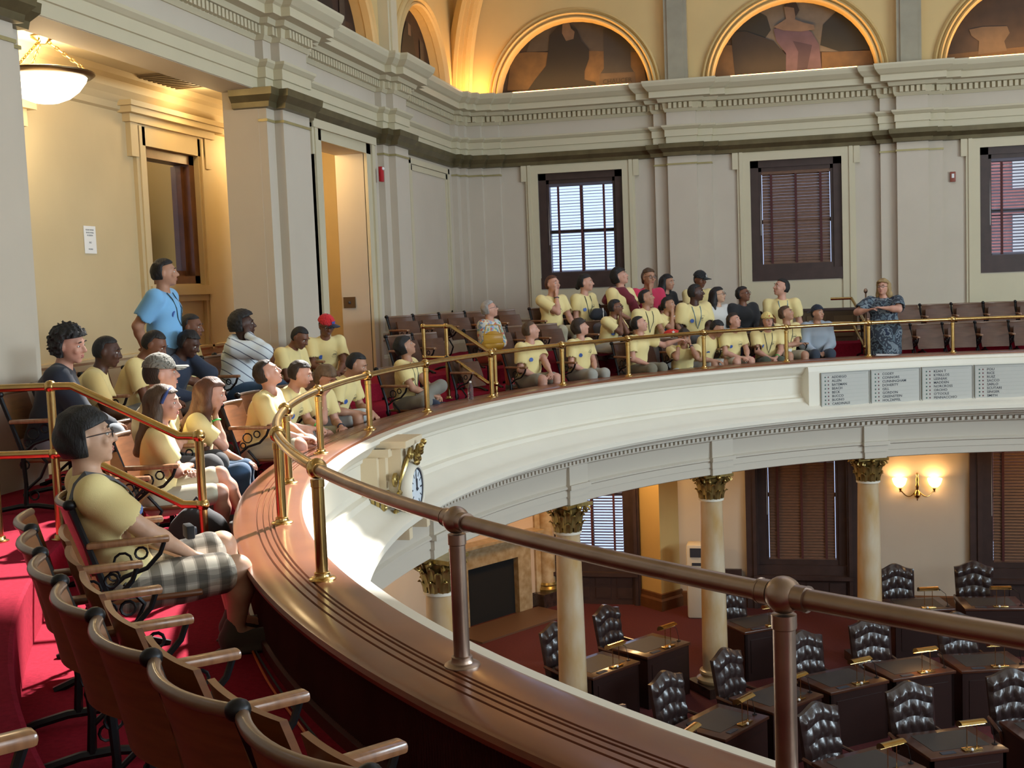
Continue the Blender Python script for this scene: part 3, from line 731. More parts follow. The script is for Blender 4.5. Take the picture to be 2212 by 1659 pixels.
# white housing the boards sit in, standing proud of the balcony face
t_a = on_off(1743, -.26)[1]; t_b = R(62)
ring_sweep('trim_99', [(-.05, .345), (-.25, .34), (-.262, .27), (-.262, -.31), (-.30, -.33), (-.05, -.34)], WHITE, n=40, t0=t_b, t1=t_a, smooth=False)
for (pa, pb), nm, lb in zip(spans, NAMES, blab):
    A, B_ = on_off(pa, -.264)[0], on_off(pb, -.264)[0]; A = Vector((A.x, A.y, 0)); B_ = Vector((B_.x, B_.y, 0))
    u = (B_-A).normalized(); wd = (B_-A).length; n_ = Vector((u.y, -u.x, 0)); zt, zb = .235, -.265
    root = empty('tally_board', tuple(A+n_*.004+Vector((0, 0, zb))), label=lb, cat='sign'); M_ = mtx(u, Vector((0, 0, 1)), n_, (0, 0, 0)); h = zt-zb
    MB().box((0, 0, -.02), (wd, h, .012), M_).build('face', BOARD, root)
    mb = MB(); e = .012
    mb.box((-e, -e, -.02), (wd+e, 0, .022), M_); mb.box((-e, h, -.02), (wd+e, h+e, .022), M_); mb.box((-e, 0, -.02), (0, h, .022), M_); mb.box((wd, 0, -.02), (wd+e, h, .022), M_); mb.build('frame', BFR, root)
    ln = MB(); ln.box((.06, h-.030, .012), (wd-.05, h-.026, .0135), M_)
    for k in range(1, 8): ln.box((.05, h-.045-k*.055+.008, .012), (wd-.03, h-.045-k*.055+.0095, .0128), M_)
    ln.build('ruled_lines', BFR, root)
    g = MB(); r_ = MB()
    for k, s_ in enumerate(nm):
        y = h-.075-k*.0555
        g.box((.050, y+.008, .012), (.068, y+.028, .0145), M_); r_.box((.100, y+.008, .012), (.118, y+.028, .0145), M_)
        tx = text_mesh(s_, .054, INK, 'name_lettering', root, depth=.0006, bold=.0006); tx.matrix_local = M_ @ Matrix.Translation((.165, y, .0132)) @ Matrix.Diagonal((1.0, .92, 1, 1))
    g.build('green_dots', LEDG, root); r_.build('red_dots', LEDR, root)

# ---- clock on the balcony front
TC = on_off(893, -.52)[1]; cp, cn = oval(TC), oval_n(TC); inn = -cn; tx = Vector((cn.y, -cn.x))   # tx: to the right seen from the void
if tx.dot(Vector((0, 1))) < 0: tx = -tx
MC = mtx(Vector((tx.x, tx.y, 0)), Vector((inn.x, inn.y, 0)), Vector((0, 0, 1)), (0, 0, 0))
ck = empty('wall_clock', (cp.x+inn.x*.06, cp.y+inn.y*.06, -.10), label='white-dialled clock in a gilded scrollwork case on the balcony front', cat='clock')
PL = mat('clock_plaster', (.70, .58, .40), .5)
mb = MB()
for (w, d, z0, z1) in [(.36, .16, -.18, .33), (.30, .22, -.26, .40), (.22, .34, -.10, .45)]: mb.box((-w, 0, z0), (w, d, z1), MC)
mb.box((-.33, .0, .33), (.33, .26, .40), MC); mb.box((-.26, .0, .40), (.26, .40, .46), MC)
for sx in (-.28, .28): mb.box((sx-.06, 0, -.36), (sx+.06, .26, -.20), MC); mb.box((sx-.05, .28, -.40), (sx+.05, .42, -.30), MC)
mb.build('case', PL, ck)
mb = MB(); prof = [(.235, .30), (.245, .36), (.225, .41), (.205, .425), (.19, .42), (.185, .40)]; V = []; F = []
RM = MC @ Matrix.Rotation(-PI/2, 4, 'X')
mb.lathe(prof, n=40, M=RM, caps=False); mb.build('surround', WHITE, ck)
mb = MB(); mb.lathe([(.19, .395), (.19, .412), (.176, .414), (.172, .405)], n=40, M=RM, caps=False); mb.build('bezel', INK, ck)
mb = MB(); mb.lathe([(.0, .30), (.18, .30), (.18, .404), (.0, .404)], n=40, M=RM, caps=False); mb.build('dial', mat('clock_dial', (.70, .78, .86), .35), ck)
mb = MB()
for k in range(12):
    a = k*PI/6; L1 = .045 if k % 3 else .055; w = .006 if k % 3 else .012
    Mk = MC @ Matrix.Rotation(-a, 4, 'Y')
    mb.box((-w/2, .404, .115), (w/2, .408, .115+L1), Mk)
mb.build('numerals', INK, ck)
mb = MB(); mb.box((-.005, .408, -.02), (.005, .412, .135), MC @ Matrix.Rotation(R(-6), 4, 'Y')); mb.box((-.007, .412, -.02), (.007, .415, .09), MC @ Matrix.Rotation(R(2), 4, 'Y')); mb.sphere((0, .412, 0), .014, 8, 6, MC); mb.build('hands', INK, ck)
gd = MB()
def scroll(cx, cz, r, dirn, y=.36, turns=2.2, th=.020, hh=.0):
    n = 26; pts = []
    for i in range(n):
        a = i/n*turns*2*PI; rr = r*(1-i/n*.92); pts.append((cx+dirn*rr*math.cos(a), y+hh*i/n, cz+rr*math.sin(a)))
    gd.tube(pts, [th*(1-.5*i/n) for i in range(n)], 6, MC)
for sg in (-1, 1):
    scroll(sg*.27, -.06, .085, sg, .33); scroll(sg*.29, .12, .06, -sg, .30); scroll(sg*.12, .33, .05, sg, .40); scroll(sg*.25, -.20, .05, -sg, .28)
    pts = [(sg*(.10+.17*math.sin(k*.32)), .38-.01*k, .33-.055*k) for k in range(9)]; gd.tube(pts, [.018+.006*math.sin(k) for k in range(9)], 7, MC)
    for k in range(9): gd.sphere((sg*(.34+.012*math.sin(k*2)), .24-.012*k, .02-.045*k), (.032-.002*k, .03, .028), 7, 5, MC)     # drop of leaves
    for k in range(5): gd.box((sg*.40-.012, .02+k*.045, -.13), (sg*.40+.012, .05+k*.045, .03), MC)
for k in range(7): gd.sphere((.03*math.sin(k*2.4), .42+.01*k, .24+.03*k), (.045-.004*k, .03, .03), 8, 6, MC)
for k in range(9): a = PI+.35+k*(PI-.7)/8; gd.sphere((.225*math.cos(a), .385, .225*math.sin(a)), .026, 7, 5, MC)
gd.build('gilt_ornament', GOLD, ck)

# ================================================================== CHAMBER BELOW
# diagonal chimney wall, fireplace, marble pilasters
P0 = Vector((-4.62, YB-.02)); P1 = Vector((XL, 19.6)); dv = (P1-P0).normalized(); dn = Vector((-dv.y, dv.x)); 
if dn.dot(Vector((1, -1))) < 0: dn = -dn
MD = mtx(Vector((-dv.x, -dv.y, 0)), Vector((dn.x, dn.y, 0)), Vector((0, 0, 1)), (P1.x, P1.y, ZF))     # x to the right, y toward the room
LD = (P1-P0).length
st(MB().box((-.3, -.2, 0), (LD+.2, 0, 3.7), MD).build('wall_chimney', mat('peach_paint', (.62, .47, .33), .6)))
fp = empty('fireplace', (P1.x, P1.y, ZF), label='marble fireplace with a broad mantelshelf and black opening in the chamber corner', cat='fireplace')
MDl = MD.copy(); MDl[0][3] = MDl[1][3] = MDl[2][3] = 0
FM = mat('mantel_marble', (.46, .36, .22), .3, var=.5, vscale=9, col2=(.30, .20, .09), coat=.2); fc = LD*.42
MB().box((fc-.95, 0, 0), (fc-.62, .14, 1.05), MDl).box((fc+.62, 0, 0), (fc+.95, .14, 1.05), MDl).box((fc-.95, 0, 1.05), (fc+.95, .14, 1.32), MDl).build('surround', FM, fp)
MB().box((fc-.62, .001, 0), (fc+.62, .02, 1.05), MDl).build('firebox', BLACKM, fp)
mb = MB(); mb.box((fc-1.02, 0, 1.32), (fc+1.02, .20, 1.38), MDl).box((fc-1.08, 0, 1.38), (fc+1.08, .27, 1.44), MDl).box((fc-1.14, 0, 1.44), (fc+1.14, .33, 1.49), MDl); mb.build('mantelshelf', FM, fp)
MB().box((fc-1.1, .14, 0), (fc+1.1, .95, .03), MDl).build('hearth', mat('hearth_stone', (.13, .07, .04), .5), fp)
PM = mat('pilaster_marble', (.60, .48, .30), .25, var=.6, vscale=5, col2=(.38, .22, .08), detail=9, coat=.3)
def marble_pilaster(x, label):
    o = empty('marble_pilaster', (P1.x, P1.y, ZF), label=label, cat='pilaster')
    MB().box((x-.20, 0, .26), (x-.05, .05, 3.6), MDl).build('backing_strip', PM, o)
    mb = MB(); mb.lathe([(.155, .42), (.15, 3.6)], (x+.08, .06, 0), 20, MDl); mb.build('shaft', PM, o)
    mb = MB(); mb.lathe([(.20, .26), (.21, .30), (.19, .335), (.175, .35), (.185, .38), (.165, .42)], (x+.08, .06, 0), 20, MDl); mb.build('base', GOLD, o)
    MB().box((x-.28, 0, 0), (x+.40, .30, .26), MDl).build('plinth', MARBLED, o)
marble_pilaster(fc+1.38, 'veined yellow marble half-column right of the fireplace')
marble_pilaster(fc-1.5, 'veined yellow marble half-column left of the fireplace')
# pier beside the lower window, skirting
mb = MB(); pa, pb_, pc = Vector((-2.86, YB)), Vector((-2.42, YB-.42)), Vector((-2.12, YB))
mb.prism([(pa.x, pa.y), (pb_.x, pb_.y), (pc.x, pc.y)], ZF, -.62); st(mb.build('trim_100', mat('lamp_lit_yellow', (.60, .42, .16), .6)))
mb = MB(); mb.sweep([(pa.x-.02, pa.y), (pb_.x, pb_.y), (pc.x+.02, pc.y)], [(0, ZF), (.05, ZF), (.05, ZF+.18), (.03, ZF+.22), (.03, ZF+.30), (0, ZF+.31)], flip=True); st(mb.build('trim_101', WOODFR))
mb = MB(); mb.sweep([(1.0, YB), (3.0, YB)], [(0, ZF), (.04, ZF), (.04, ZF+.25), (0, ZF+.27)], flip=True); mb.sweep([(-2.1, YB), (-.9, YB)], [(0, ZF), (.04, ZF), (.04, ZF+.25), (0, ZF+.27)], flip=True); st(mb.build('baseboard_chamber', WOODFR))
ww = MB(); ww.box((-1.82, YB-.10, ZF), (-1.0, YB-.02, ZF+.7)); st(ww.build('trim_102', WOODWIN))
# tall white machine behind the third column
wc = empty('office_machine', (-1.72, 21.1, ZF), label='tall white office machine standing by the far wall behind the third column', cat='machine')
mb = MB(); mb.box((-.20, -.18, 0), (.20, .18, 1.32), bev=.04); mb.build('body', mat('offwhite_plastic', (.66, .60, .48), .4), wc)
mb = MB(); mb.box((-.13, -.19, 1.10), (.10, -.17, 1.26)); mb.build('control_panel', INK, wc)
mb = MB(); mb.box((-.1, -.19, .95), (.08, -.178, 1.0)); mb.build('slot', INK, wc)
# wall sconce with two lit glass shades
sc = empty('wall_sconce', (2.03, YB-.02, -2.05), label='two-armed brass wall sconce with lit glass shades on the chamber wall', cat='lamp')
mb = MB(); mb.lathe([(.012, .22), (.02, .18), (.012, .16), (.03, .10), (.018, .05), (.035, 0), (.02, -.08), (.05, -.13), (.062, -.17), (.045, -.21), (.012, -.24), (.008, -.27)], (0, -.10, 0), 14); mb.tube([(0, 0, -.1), (0, -.1, -.1)], .02, 8); mb.build('stem', BRASS, sc)
SH = mat('lit_glass_shade', (1, .8, .5), .4, emit=(1, .62, .25), estr=9)
for sg in (-1, 1):
    mb = MB(); pts = [(sg*(.02+.26*f), -.10-.04*math.sin(PI*f), -.10-.10*math.sin(PI*f)+.02*f) for f in [k/10 for k in range(11)]]; mb.tube(pts, .010, 7); mb.lathe([(.03, 0), (.015, -.05), (.02, -.07)], (sg*.28, -.10, -.05), 10); mb.build('arm', BRASS, sc)
    mb = MB(); mb.lathe([(.05, -.03), (.09, .01), (.11, .06), (.125, .11), (.12, .12), (.10, .07), (.04, -.015)], (sg*.29, -.10, 0), 18, caps=False); mb.build('shade', SH, sc)
    light('sconce_bulb', 'POINT', (2.03+sg*.29, YB-.14, -1.99), 9, (1, .62, .28), size=.06)

# ---- desks, chairs, desk lamps
def make_desk():
    d = empty('senate_desk')
    MB().box((-.47, -.36, .72), (.47, .36, .76), bev=.008).build('desk_top', DESKW, d)
    MB().box((-.34, -.20, .761), (.34, .27, .764)).build('blotter', BLOTTER, d)
    mb = MB(); mb.box((-.45, -.34, 0), (.45, -.31, .72)); mb.box((-.45, -.34, .02), (-.41, .32, .72)); mb.box((.41, -.34, .02), (.45, .32, .72)); mb.build('body', DESKD, d)
    mb = MB(); mb.box((-.36, -.348, .12), (.36, -.338, .62)); mb.build('front_panel', DESKD, d)
    mb = MB(); mb.box((-.30, -.31, .761), (-.13, -.25, .768)); mb.build('button_plate', INK, d)
    mb = MB(); mb.lathe([(.03, .76), (.03, .768), (.006, .77), (.006, .80)], (.40, -.2, 0), 10); mb.tube([(.40, -.2, .8), (.38, -.18, .95), (.32, -.12, 1.0)], .004, 6); mb.sphere((.31, -.11, 1.0), .014, 8, 6); mb.build('microphone', IRON, d)
    return d
def make_lamp(lit=False):
    l = empty('desk_lamp')
    mb = MB(); mb.box((-.11, -.045, 0), (.11, .045, .018), bev=.006); mb.build('base', BRASS, l)
    mb = MB()
    for sg in (-1, 1): mb.tube([(sg*.06, 0, .015), (sg*.06, 0, .27)], .005, 7)
    mb.tube([(-.16, 0, .27), (.16, 0, .27)], .006, 7); mb.build('stem', BRASS, l)
    mb = MB(); V = []; n = 9
    for x in (-.15, .15):
        for k in range(n): a = -.15*PI+1.3*PI*k/(n-1)*.75; V.append((x, .07*math.cos(a), .275+.055*math.sin(a)))
    F = [(k, k+1, n+k+1, n+k) for k in range(n-1)]+[tuple(range(n)), tuple(range(2*n-1, n-1, -1))]
    mb.add(V, F); mb.build('shade', BRASS, l)
    MB().sphere((-.03, -.05, .02), .018, 8, 6).build('switch', PAPER, l)
    return l
def make_chair():
    c = empty('leather_armchair')
    # tufted back
    nx, nz = 24, 20; V = []; F = []
    for j in range(nz+1):
        for i in range(nx+1):
            u = i/nx*2-1; v = j/nz; topc = .66+.075*math.cos(u*PI*.5)+.02*math.cos(u*PI*1.5) if True else .7
            x = u*(.27+.03*v); z = .48+v*topc*1.0; y = .0+.10*v-.03*(u*u)
            tu = abs(math.sin((u*2.5+ (.5 if int(v*4) % 2 else 0))*PI))*abs(math.sin(v*4*PI))
            edge = min(1, (1-abs(u))*6)*min(1, (1-v)*8+.1)
            V.append((x, y-(.035+.035*tu)*edge, z))
    for j in range(nz):
        for i in range(nx): a = j*(nx+1)+i; F.append((a, a+1, a+nx+2, a+nx+1))
    off = len(V)
    for j in range(nz+1):
        for i in range(nx+1):
            x, y, z = V[j*(nx+1)+i]; u = i/nx*2-1; v = j/nz; V.append((x, .10*v-.03*u*u+.05, z))
    for j in range(nz):
        for i in range(nx): a = off+j*(nx+1)+i; F.append((a, a+nx+1, a+nx+2, a+1))
    for j in range(nz):
        for i in (0, nx): a = j*(nx+1)+i; F.append((a, a+nx+1, a+nx+1+off, a+off) if i == 0 else (a+off, a+nx+1+off, a+nx+1, a))
    for i in range(nx): a = nz*(nx+1)+i; F.append((a, a+1, a+1+off, a+off))
    mb = MB(); mb.add(V, F, True); mb.build('backrest', LEATHER, c)
    mb = MB(); mb.box((-.26, -.48, .40), (.26, .02, .51), bev=.04); mb.build('seat', LEATHER, c)
    for sg in (-1, 1):
        mb = MB(); mb.tube([(sg*.30, .02, .68), (sg*.31, -.2, .66), (sg*.31, -.36, .64), (sg*.30, -.38, .55), (sg*.27, -.34, .45)], .022, 7); mb.build('armrest', DESKW, c)
    mb = MB(); mb.lathe([(.03, .05), (.03, .40)], (0, -.2, 0), 10)
    for k in range(5): a = 2*PI*k/5; mb.tube([(0, -.2, .08), (.28*math.cos(a), -.2+.28*math.sin(a), .03)], .02, 6)
    mb.build('pedestal', DESKD, c)
    return c
# front-left corner, front-right corner of each desk top as seen from the balcony
DK = [((-2.71, 15.30), (-2.11, 16.17), 'desk nearest the fireplace, half hidden by the second column'), ((-2.11, 16.23), (-1.49, 17.14), 'desk between the second and third columns'),
      ((-.81, 17.60), (.0, 18.18), 'desk directly behind the third column'), ((-.86, 13.39), (-.35, 14.27), 'desk in front of the third column'),
      ((-.34, 14.33), (.29, 15.08), 'desk behind the thick near rail post'), ((.35, 15.12), (1.12, 15.71), 'desk left of the one with the lit lamp'),
      ((1.13, 15.71), (2.00, 16.19), 'desk whose brass lamp is lit'), ((2.03, 16.16), (2.95, 16.42), 'desk right of the one with the lit lamp'),
      ((1.41, 18.97), (2.36, 19.19), 'far desk right of the fourth column'), ((2.47, 19.20), (3.42, 19.30), 'far desk at the right picture edge'),
      ((1.33, 13.16), (2.20, 13.56), 'front desk right of the near rail post'), ((.55, 12.35), (1.27, 12.92), 'lowest desk at the bottom picture edge'),
      ((2.42, 13.70), (3.35, 14.00), 'front desk at the right picture edge'), ((-1.30, 12.35), (-.95, 13.25), 'desk half hidden by the near balcony cap')]
dk0 = make_desk(); lm0 = make_lamp(); ch0 = make_chair()
LIT = 6
for i, (a, b, wh) in enumerate(DK):
    a = Vector(a); b = Vector(b); u = (b-a).normalized(); n_ = Vector((-u.y, u.x)); c = (a+b)/2+n_*.36; ang = math.atan2(u.y, u.x)
    d = dk0 if i == 0 else copy_tree(dk0); d.location = (c.x, c.y, ZF); d.rotation_euler = (0, 0, ang); tag(d, 'dark wooden chamber '+wh, 'desk', 'curved rows of chamber desks')
    l = lm0 if i == 0 else copy_tree(lm0); lp = c-n_*.27+u*.08; l.location = (lp.x, lp.y, ZF+.764); l.rotation_euler = (0, 0, ang); tag(l, 'small brass lamp on the '+wh, 'lamp', 'brass lamps on the chamber desks')
    if i == LIT: light('desk_lamp_bulb', 'AREA', (lp.x+n_.x*.02, lp.y+n_.y*.02, ZF+.764+.262), 3.2, (1, .55, .22), (lp.x, lp.y, ZF), .24, .05)
    h = ch0 if i == 0 else copy_tree(ch0); hp = c+n_*(.62+.05*math.sin(i*2.3))+u*(-.10+.06*math.sin(i*3.1)); h.location = (hp.x, hp.y, ZF); h.rotation_euler = (0, 0, ang+.12*math.sin(i*1.9)); tag(h, 'dark tufted leather chair at the '+wh, 'chair', 'leather chairs at the chamber desks')
# ================================================================== FIGURES (smooth distance-field bodies meshed with surface nets)
def nz3(v): v = np.asarray(v, float); return v/(np.linalg.norm(v)+1e-9)
class Field:
    def __init__(s, lo, hi, h):
        s.h = h; s.lo = np.array(lo, float); s.n = np.maximum(4, np.ceil((np.array(hi)-s.lo)/h).astype(int)+1); s.D = np.full(tuple(s.n), 1., np.float32)
    def sub(s, c0, c1, pad):
        a = np.clip(np.floor((np.minimum(c0, c1)-pad-s.lo)/s.h).astype(int), 0, s.n-1); b = np.clip(np.ceil((np.maximum(c0, c1)+pad-s.lo)/s.h).astype(int)+1, 1, s.n)
        if np.any(b <= a): return None, None
        sl = tuple(slice(i, j) for i, j in zip(a, b))
        g = [s.lo[k]+s.h*np.arange(a[k], b[k], dtype=np.float32) for k in range(3)]
        return sl, (g[0][:, None, None], g[1][None, :, None], g[2][None, None, :])
    def mix(s, sl, d, k, op):
        D = s.D[sl]; d = d.astype(np.float32)
        if op == 'u':
            q = np.maximum(k-np.abs(D-d), 0)/k if k > 0 else 0
            s.D[sl] = np.minimum(D, d)-(q*q*k*.25 if k > 0 else 0)
        else:                                       # carve
            d = -d; q = np.maximum(k-np.abs(D-d), 0)/k if k > 0 else 0
            s.D[sl] = np.maximum(D, d)+(q*q*k*.25 if k > 0 else 0)
    def cone(s, a, b, ra, rb, k=.02, op='u'):
        a = np.asarray(a, float); b = np.asarray(b, float); r = max(ra, rb)
        sl, g = s.sub(a, b, r+k+2*s.h)
        if sl is None: return s
        ab = b-a; L2 = max(ab @ ab, 1e-9)
        x, y, z = g[0]-a[0], g[1]-a[1], g[2]-a[2]
        t = np.clip((x*ab[0]+y*ab[1]+z*ab[2])/L2, 0, 1)
        d = np.sqrt((x-t*ab[0])**2+(y-t*ab[1])**2+(z-t*ab[2])**2)-(ra+(rb-ra)*t)
        s.mix(sl, d, k, op); return s
    def ell(s, c, M, r, k=.02, op='u', noise=None, cut=None):
        """ellipsoid; M columns = axes"""
        c = np.asarray(c, float); r = np.asarray(r, float)
        sl, g = s.sub(c, c, max(r)+k+2*s.h+(noise[0]*2 if noise else 0))
        if sl is None: return s
        x, y, z = g[0]-c[0], g[1]-c[1], g[2]-c[2]
        l = [x*M[0][i]+y*M[1][i]+z*M[2][i] for i in range(3)]
        k0 = np.sqrt((l[0]/r[0])**2+(l[1]/r[1])**2+(l[2]/r[2])**2); k1 = np.sqrt((l[0]/r[0]**2)**2+(l[1]/r[1]**2)**2+(l[2]/r[2]**2)**2)
        d = k0*(k0-1)/np.maximum(k1, 1e-6)
        if noise:
            A, fq, ph = noise
            d = d+A*(np.sin(l[0]*fq+ph+2*np.sin(l[2]*fq*.7))*np.sin(l[1]*fq*1.1+ph*2)+.6*np.sin(l[2]*fq*1.3+ph*3+l[0]*fq*.9))
        if cut is not None: d = np.maximum(d, cut(*l))
        s.mix(sl, d, k, op); return s
    def wrinkle(s, A, fq, ph):
        g = [s.lo[k]+s.h*np.arange(s.n[k], dtype=np.float32) for k in range(3)]; x, y, z = g[0][:, None, None], g[1][None, :, None], g[2][None, None, :]
        m_ = np.abs(s.D) < .05
        w = A*(np.sin(x*fq*.8+y*fq*.5+z*fq*.35+ph+1.5*np.sin(z*fq*.4+x*fq*.3))+.6*np.sin(y*fq*1.3-z*fq*.8+ph*2.1+x*fq))
        s.D = np.where(m_, s.D+w.astype(np.float32), s.D); return s
    def hit(s, p, d, far=.5):
        """first surface point going from outside (p+d*far) back toward p"""
        p = np.asarray(p, float); d = nz3(d)
        for t in np.arange(far, -.05, -s.h*.4):
            q = p+d*t; i = np.round((q-s.lo)/s.h).astype(int)
            if np.any(i < 0) or np.any(i >= s.n): continue
            if s.D[tuple(i)] < 0: return q+d*s.h*.3
        return p
    def mesh(s, name, mt):
        D = s.D; D[0] = D[-1] = 1; D[:, 0] = D[:, -1] = 1; D[:, :, 0] = D[:, :, -1] = 1
        I = D < 0; nx, ny, nz_ = D.shape
        S = np.zeros((nx-1, ny-1, nz_-1), np.int8)
        for a in (0, 1):
            for b in (0, 1):
                for c in (0, 1): S += I[a:nx-1+a, b:ny-1+b, c:nz_-1+c]
        act = (S > 0) & (S < 8); ijk = np.argwhere(act); idx = np.full(act.shape, -1, np.int32); idx[act] = np.arange(len(ijk))
        acc = np.zeros((len(ijk), 3)); cnt = np.zeros(len(ijk))
        cr = [(a, b, c) for a in (0, 1) for b in (0, 1) for c in (0, 1)]
        for p in cr:
            for ax in range(3):
                if p[ax]: continue
                q = list(p); q[ax] = 1
                f0 = D[tuple((ijk+p).T)]; f1 = D[tuple((ijk+q).T)]; m_ = (f0 < 0) != (f1 < 0)
                t = np.where(m_, f0/np.where(m_, f0-f1, 1), 0)
                P = np.array(p, float)[None, :].repeat(len(ijk), 0); P[:, ax] += t
                acc += P*m_[:, None]; cnt += m_
        V = s.lo+s.h*(ijk+acc/np.maximum(cnt, 1)[:, None])
        Fs = []
        for ax in range(3):
            A0 = [slice(None)]*3; A1 = [slice(None)]*3; A0[ax] = slice(0, -1); A1[ax] = slice(1, None)
            a, b = I[tuple(A0)], I[tuple(A1)]; ch = np.argwhere(a != b); 
            u, w = (ax+1) % 3, (ax+2) % 3
            ok = (ch[:, u] > 0) & (ch[:, w] > 0) & (ch[:, u] < D.shape[u]-1) & (ch[:, w] < D.shape[w]-1); ch = ch[ok]
            sgn = a[tuple(ch.T)]
            du = np.zeros(3, int); du[u] = 1; dw = np.zeros(3, int); dw[w] = 1
            q = [idx[tuple((ch-du-dw).T)], idx[tuple((ch-dw).T)], idx[tuple(ch.T)], idx[tuple((ch-du).T)]]
            Q = np.stack(q, 1); Q[~sgn] = Q[~sgn][:, ::-1]; Fs.append(Q)
        Fq = np.concatenate(Fs); Fq = Fq[(Fq >= 0).all(1)]
        me = bpy.data.meshes.new(name); me.vertices.add(len(V)); me.vertices.foreach_set('co', V.astype(np.float32).ravel())
        me.loops.add(len(Fq)*4); me.loops.foreach_set('vertex_index', Fq.astype(np.int32).ravel())
        me.polygons.add(len(Fq)); me.polygons.foreach_set('loop_start', np.arange(0, len(Fq)*4, 4, dtype=np.int32)); me.polygons.foreach_set('loop_total', np.full(len(Fq), 4, np.int32))
        me.polygons.foreach_set('use_smooth', np.ones(len(Fq), bool)); me.materials.append(mt); me.update(calc_edges=True); return me

def rotm(yaw, pitch, roll=0):
    """head axes as columns (right, forward, up); yaw + = turn left, pitch + = look up"""
    cy, sy, cp, sp, cr, sr = math.cos(yaw), math.sin(yaw), math.cos(pitch), math.sin(pitch), math.cos(roll), math.sin(roll)
    Fv = np.array([-sy*cp, cy*cp, sp]); Rv = np.array([cy, sy, 0.]); Uv = np.cross(Rv, Fv)
    return np.stack([cr*Rv+sr*Uv, Fv, -sr*Rv+cr*Uv], 1)
def ik(a, c, l1, l2, hint):
    a = np.asarray(a, float); c = np.asarray(c, float); v = c-a; d = np.linalg.norm(v); dm = (l1+l2)*.995
    if d > dm: c = a+v/d*dm; v = c-a; d = dm
    x = (l1*l1-l2*l2+d*d)/(2*d); y = math.sqrt(max(l1*l1-x*x, 1e-6)); u = v/d; h = np.asarray(hint, float); h = nz3(h-(h @ u)*u)
    return a+u*x+h*y, c
SKIN = {'fair': (.62, .33, .24), 'tan': (.48, .25, .16), 'olive': (.42, .22, .13), 'brown': (.20, .085, .050), 'dark': (.075, .034, .024), 'asian': (.60, .36, .24)}
HAIRC = {'black': (.012, .011, .012), 'dkbrown': (.035, .020, .013), 'brown': (.10, .055, .028), 'auburn': (.12, .045, .022), 'blond': (.42, .28, .12), 'grey': (.42, .40, .38), 'ltbrown': (.17, .10, .05)}
def skinm(k): return mat('skin_'+k, SKIN[k], .48, var=.12, vscale=18, spec=.35)
def hairm(k): return mat('hair_'+k, HAIRC[k], .62, var=.4, vscale=30, bump=.5, bscale=120, stretch=(1, 1, .25))
def cloth(name, col, **kw): return mat('cloth_'+name, col, .85, bump=.12, bscale=260, sheen=.15, **kw)
YEL = cloth('yellow', (.80, .655, .30))
LIP = mat('lips', (.38, .13, .11), .4); LIPD = mat('lips_dark', (.12, .045, .04), .4); EYEW = mat('eye_white', (.70, .68, .64), .3); IRIS = mat('iris', (.02, .012, .008), .2)
STICK = mat('blue_sticker', (.05, .12, .42), .5); GLS = mat('glasses_frame', (.02, .02, .025), .3); GREENB = mat('green_wristband', (.05, .65, .12), .5); LANY = mat('lanyard_cord', (.02, .05, .06), .7); LANB = mat('blue_lanyard', (.05, .20, .32), .7)
def eye_mesh():
    w = MB().sphere((0, 0, 0), (.0135, .007, .0075), 10, 7); b = MB().sphere((0, .0045, 0), (.0062, .0045, .0062), 8, 6)
    me = bpy.data.meshes.new('eye'); n = len(w.v); me.from_pydata([tuple(v) for v in w.v+b.v], [], w.f+[[i+n for i in f] for f in b.f]); me.materials.append(EYEW); me.materials.append(IRIS)
    for i, p in enumerate(me.polygons): p.material_index = 0 if i < len(w.f) else 1; p.use_smooth = True
    return me
EYE = eye_mesh()
def brow_mesh(mt, key={}):
    if mt.name not in key:
        key[mt.name] = MB().tube([(-.018, 0, -.002), (-.008, .004, .003), (.006, .005, .003), (.018, 0, -.003)], [.0022, .0036, .0036, .002], 6).mesh('eyebrow', mt)
    return key[mt.name]
def lip_mesh(mt, open_=False, key={}):
    k = (mt.name, open_)
    if k not in key:
        mb = MB().tube([(-.023, -.006, 0), (-.010, .003, .003), (0, .004, .001), (.010, .003, .003), (.023, -.006, 0)], [.0015, .0045, .0045, .0045, .0015], 6).tube([(-.020, -.006, -.004), (-.009, .002, -.009-(.012 if open_ else 0)), (.009, .002, -.009-(.012 if open_ else 0)), (.020, -.006, -.004)], [.0015, .005, .005, .0015], 6)
        key[k] = mb.mesh('mouth', mt)
    return key[k]

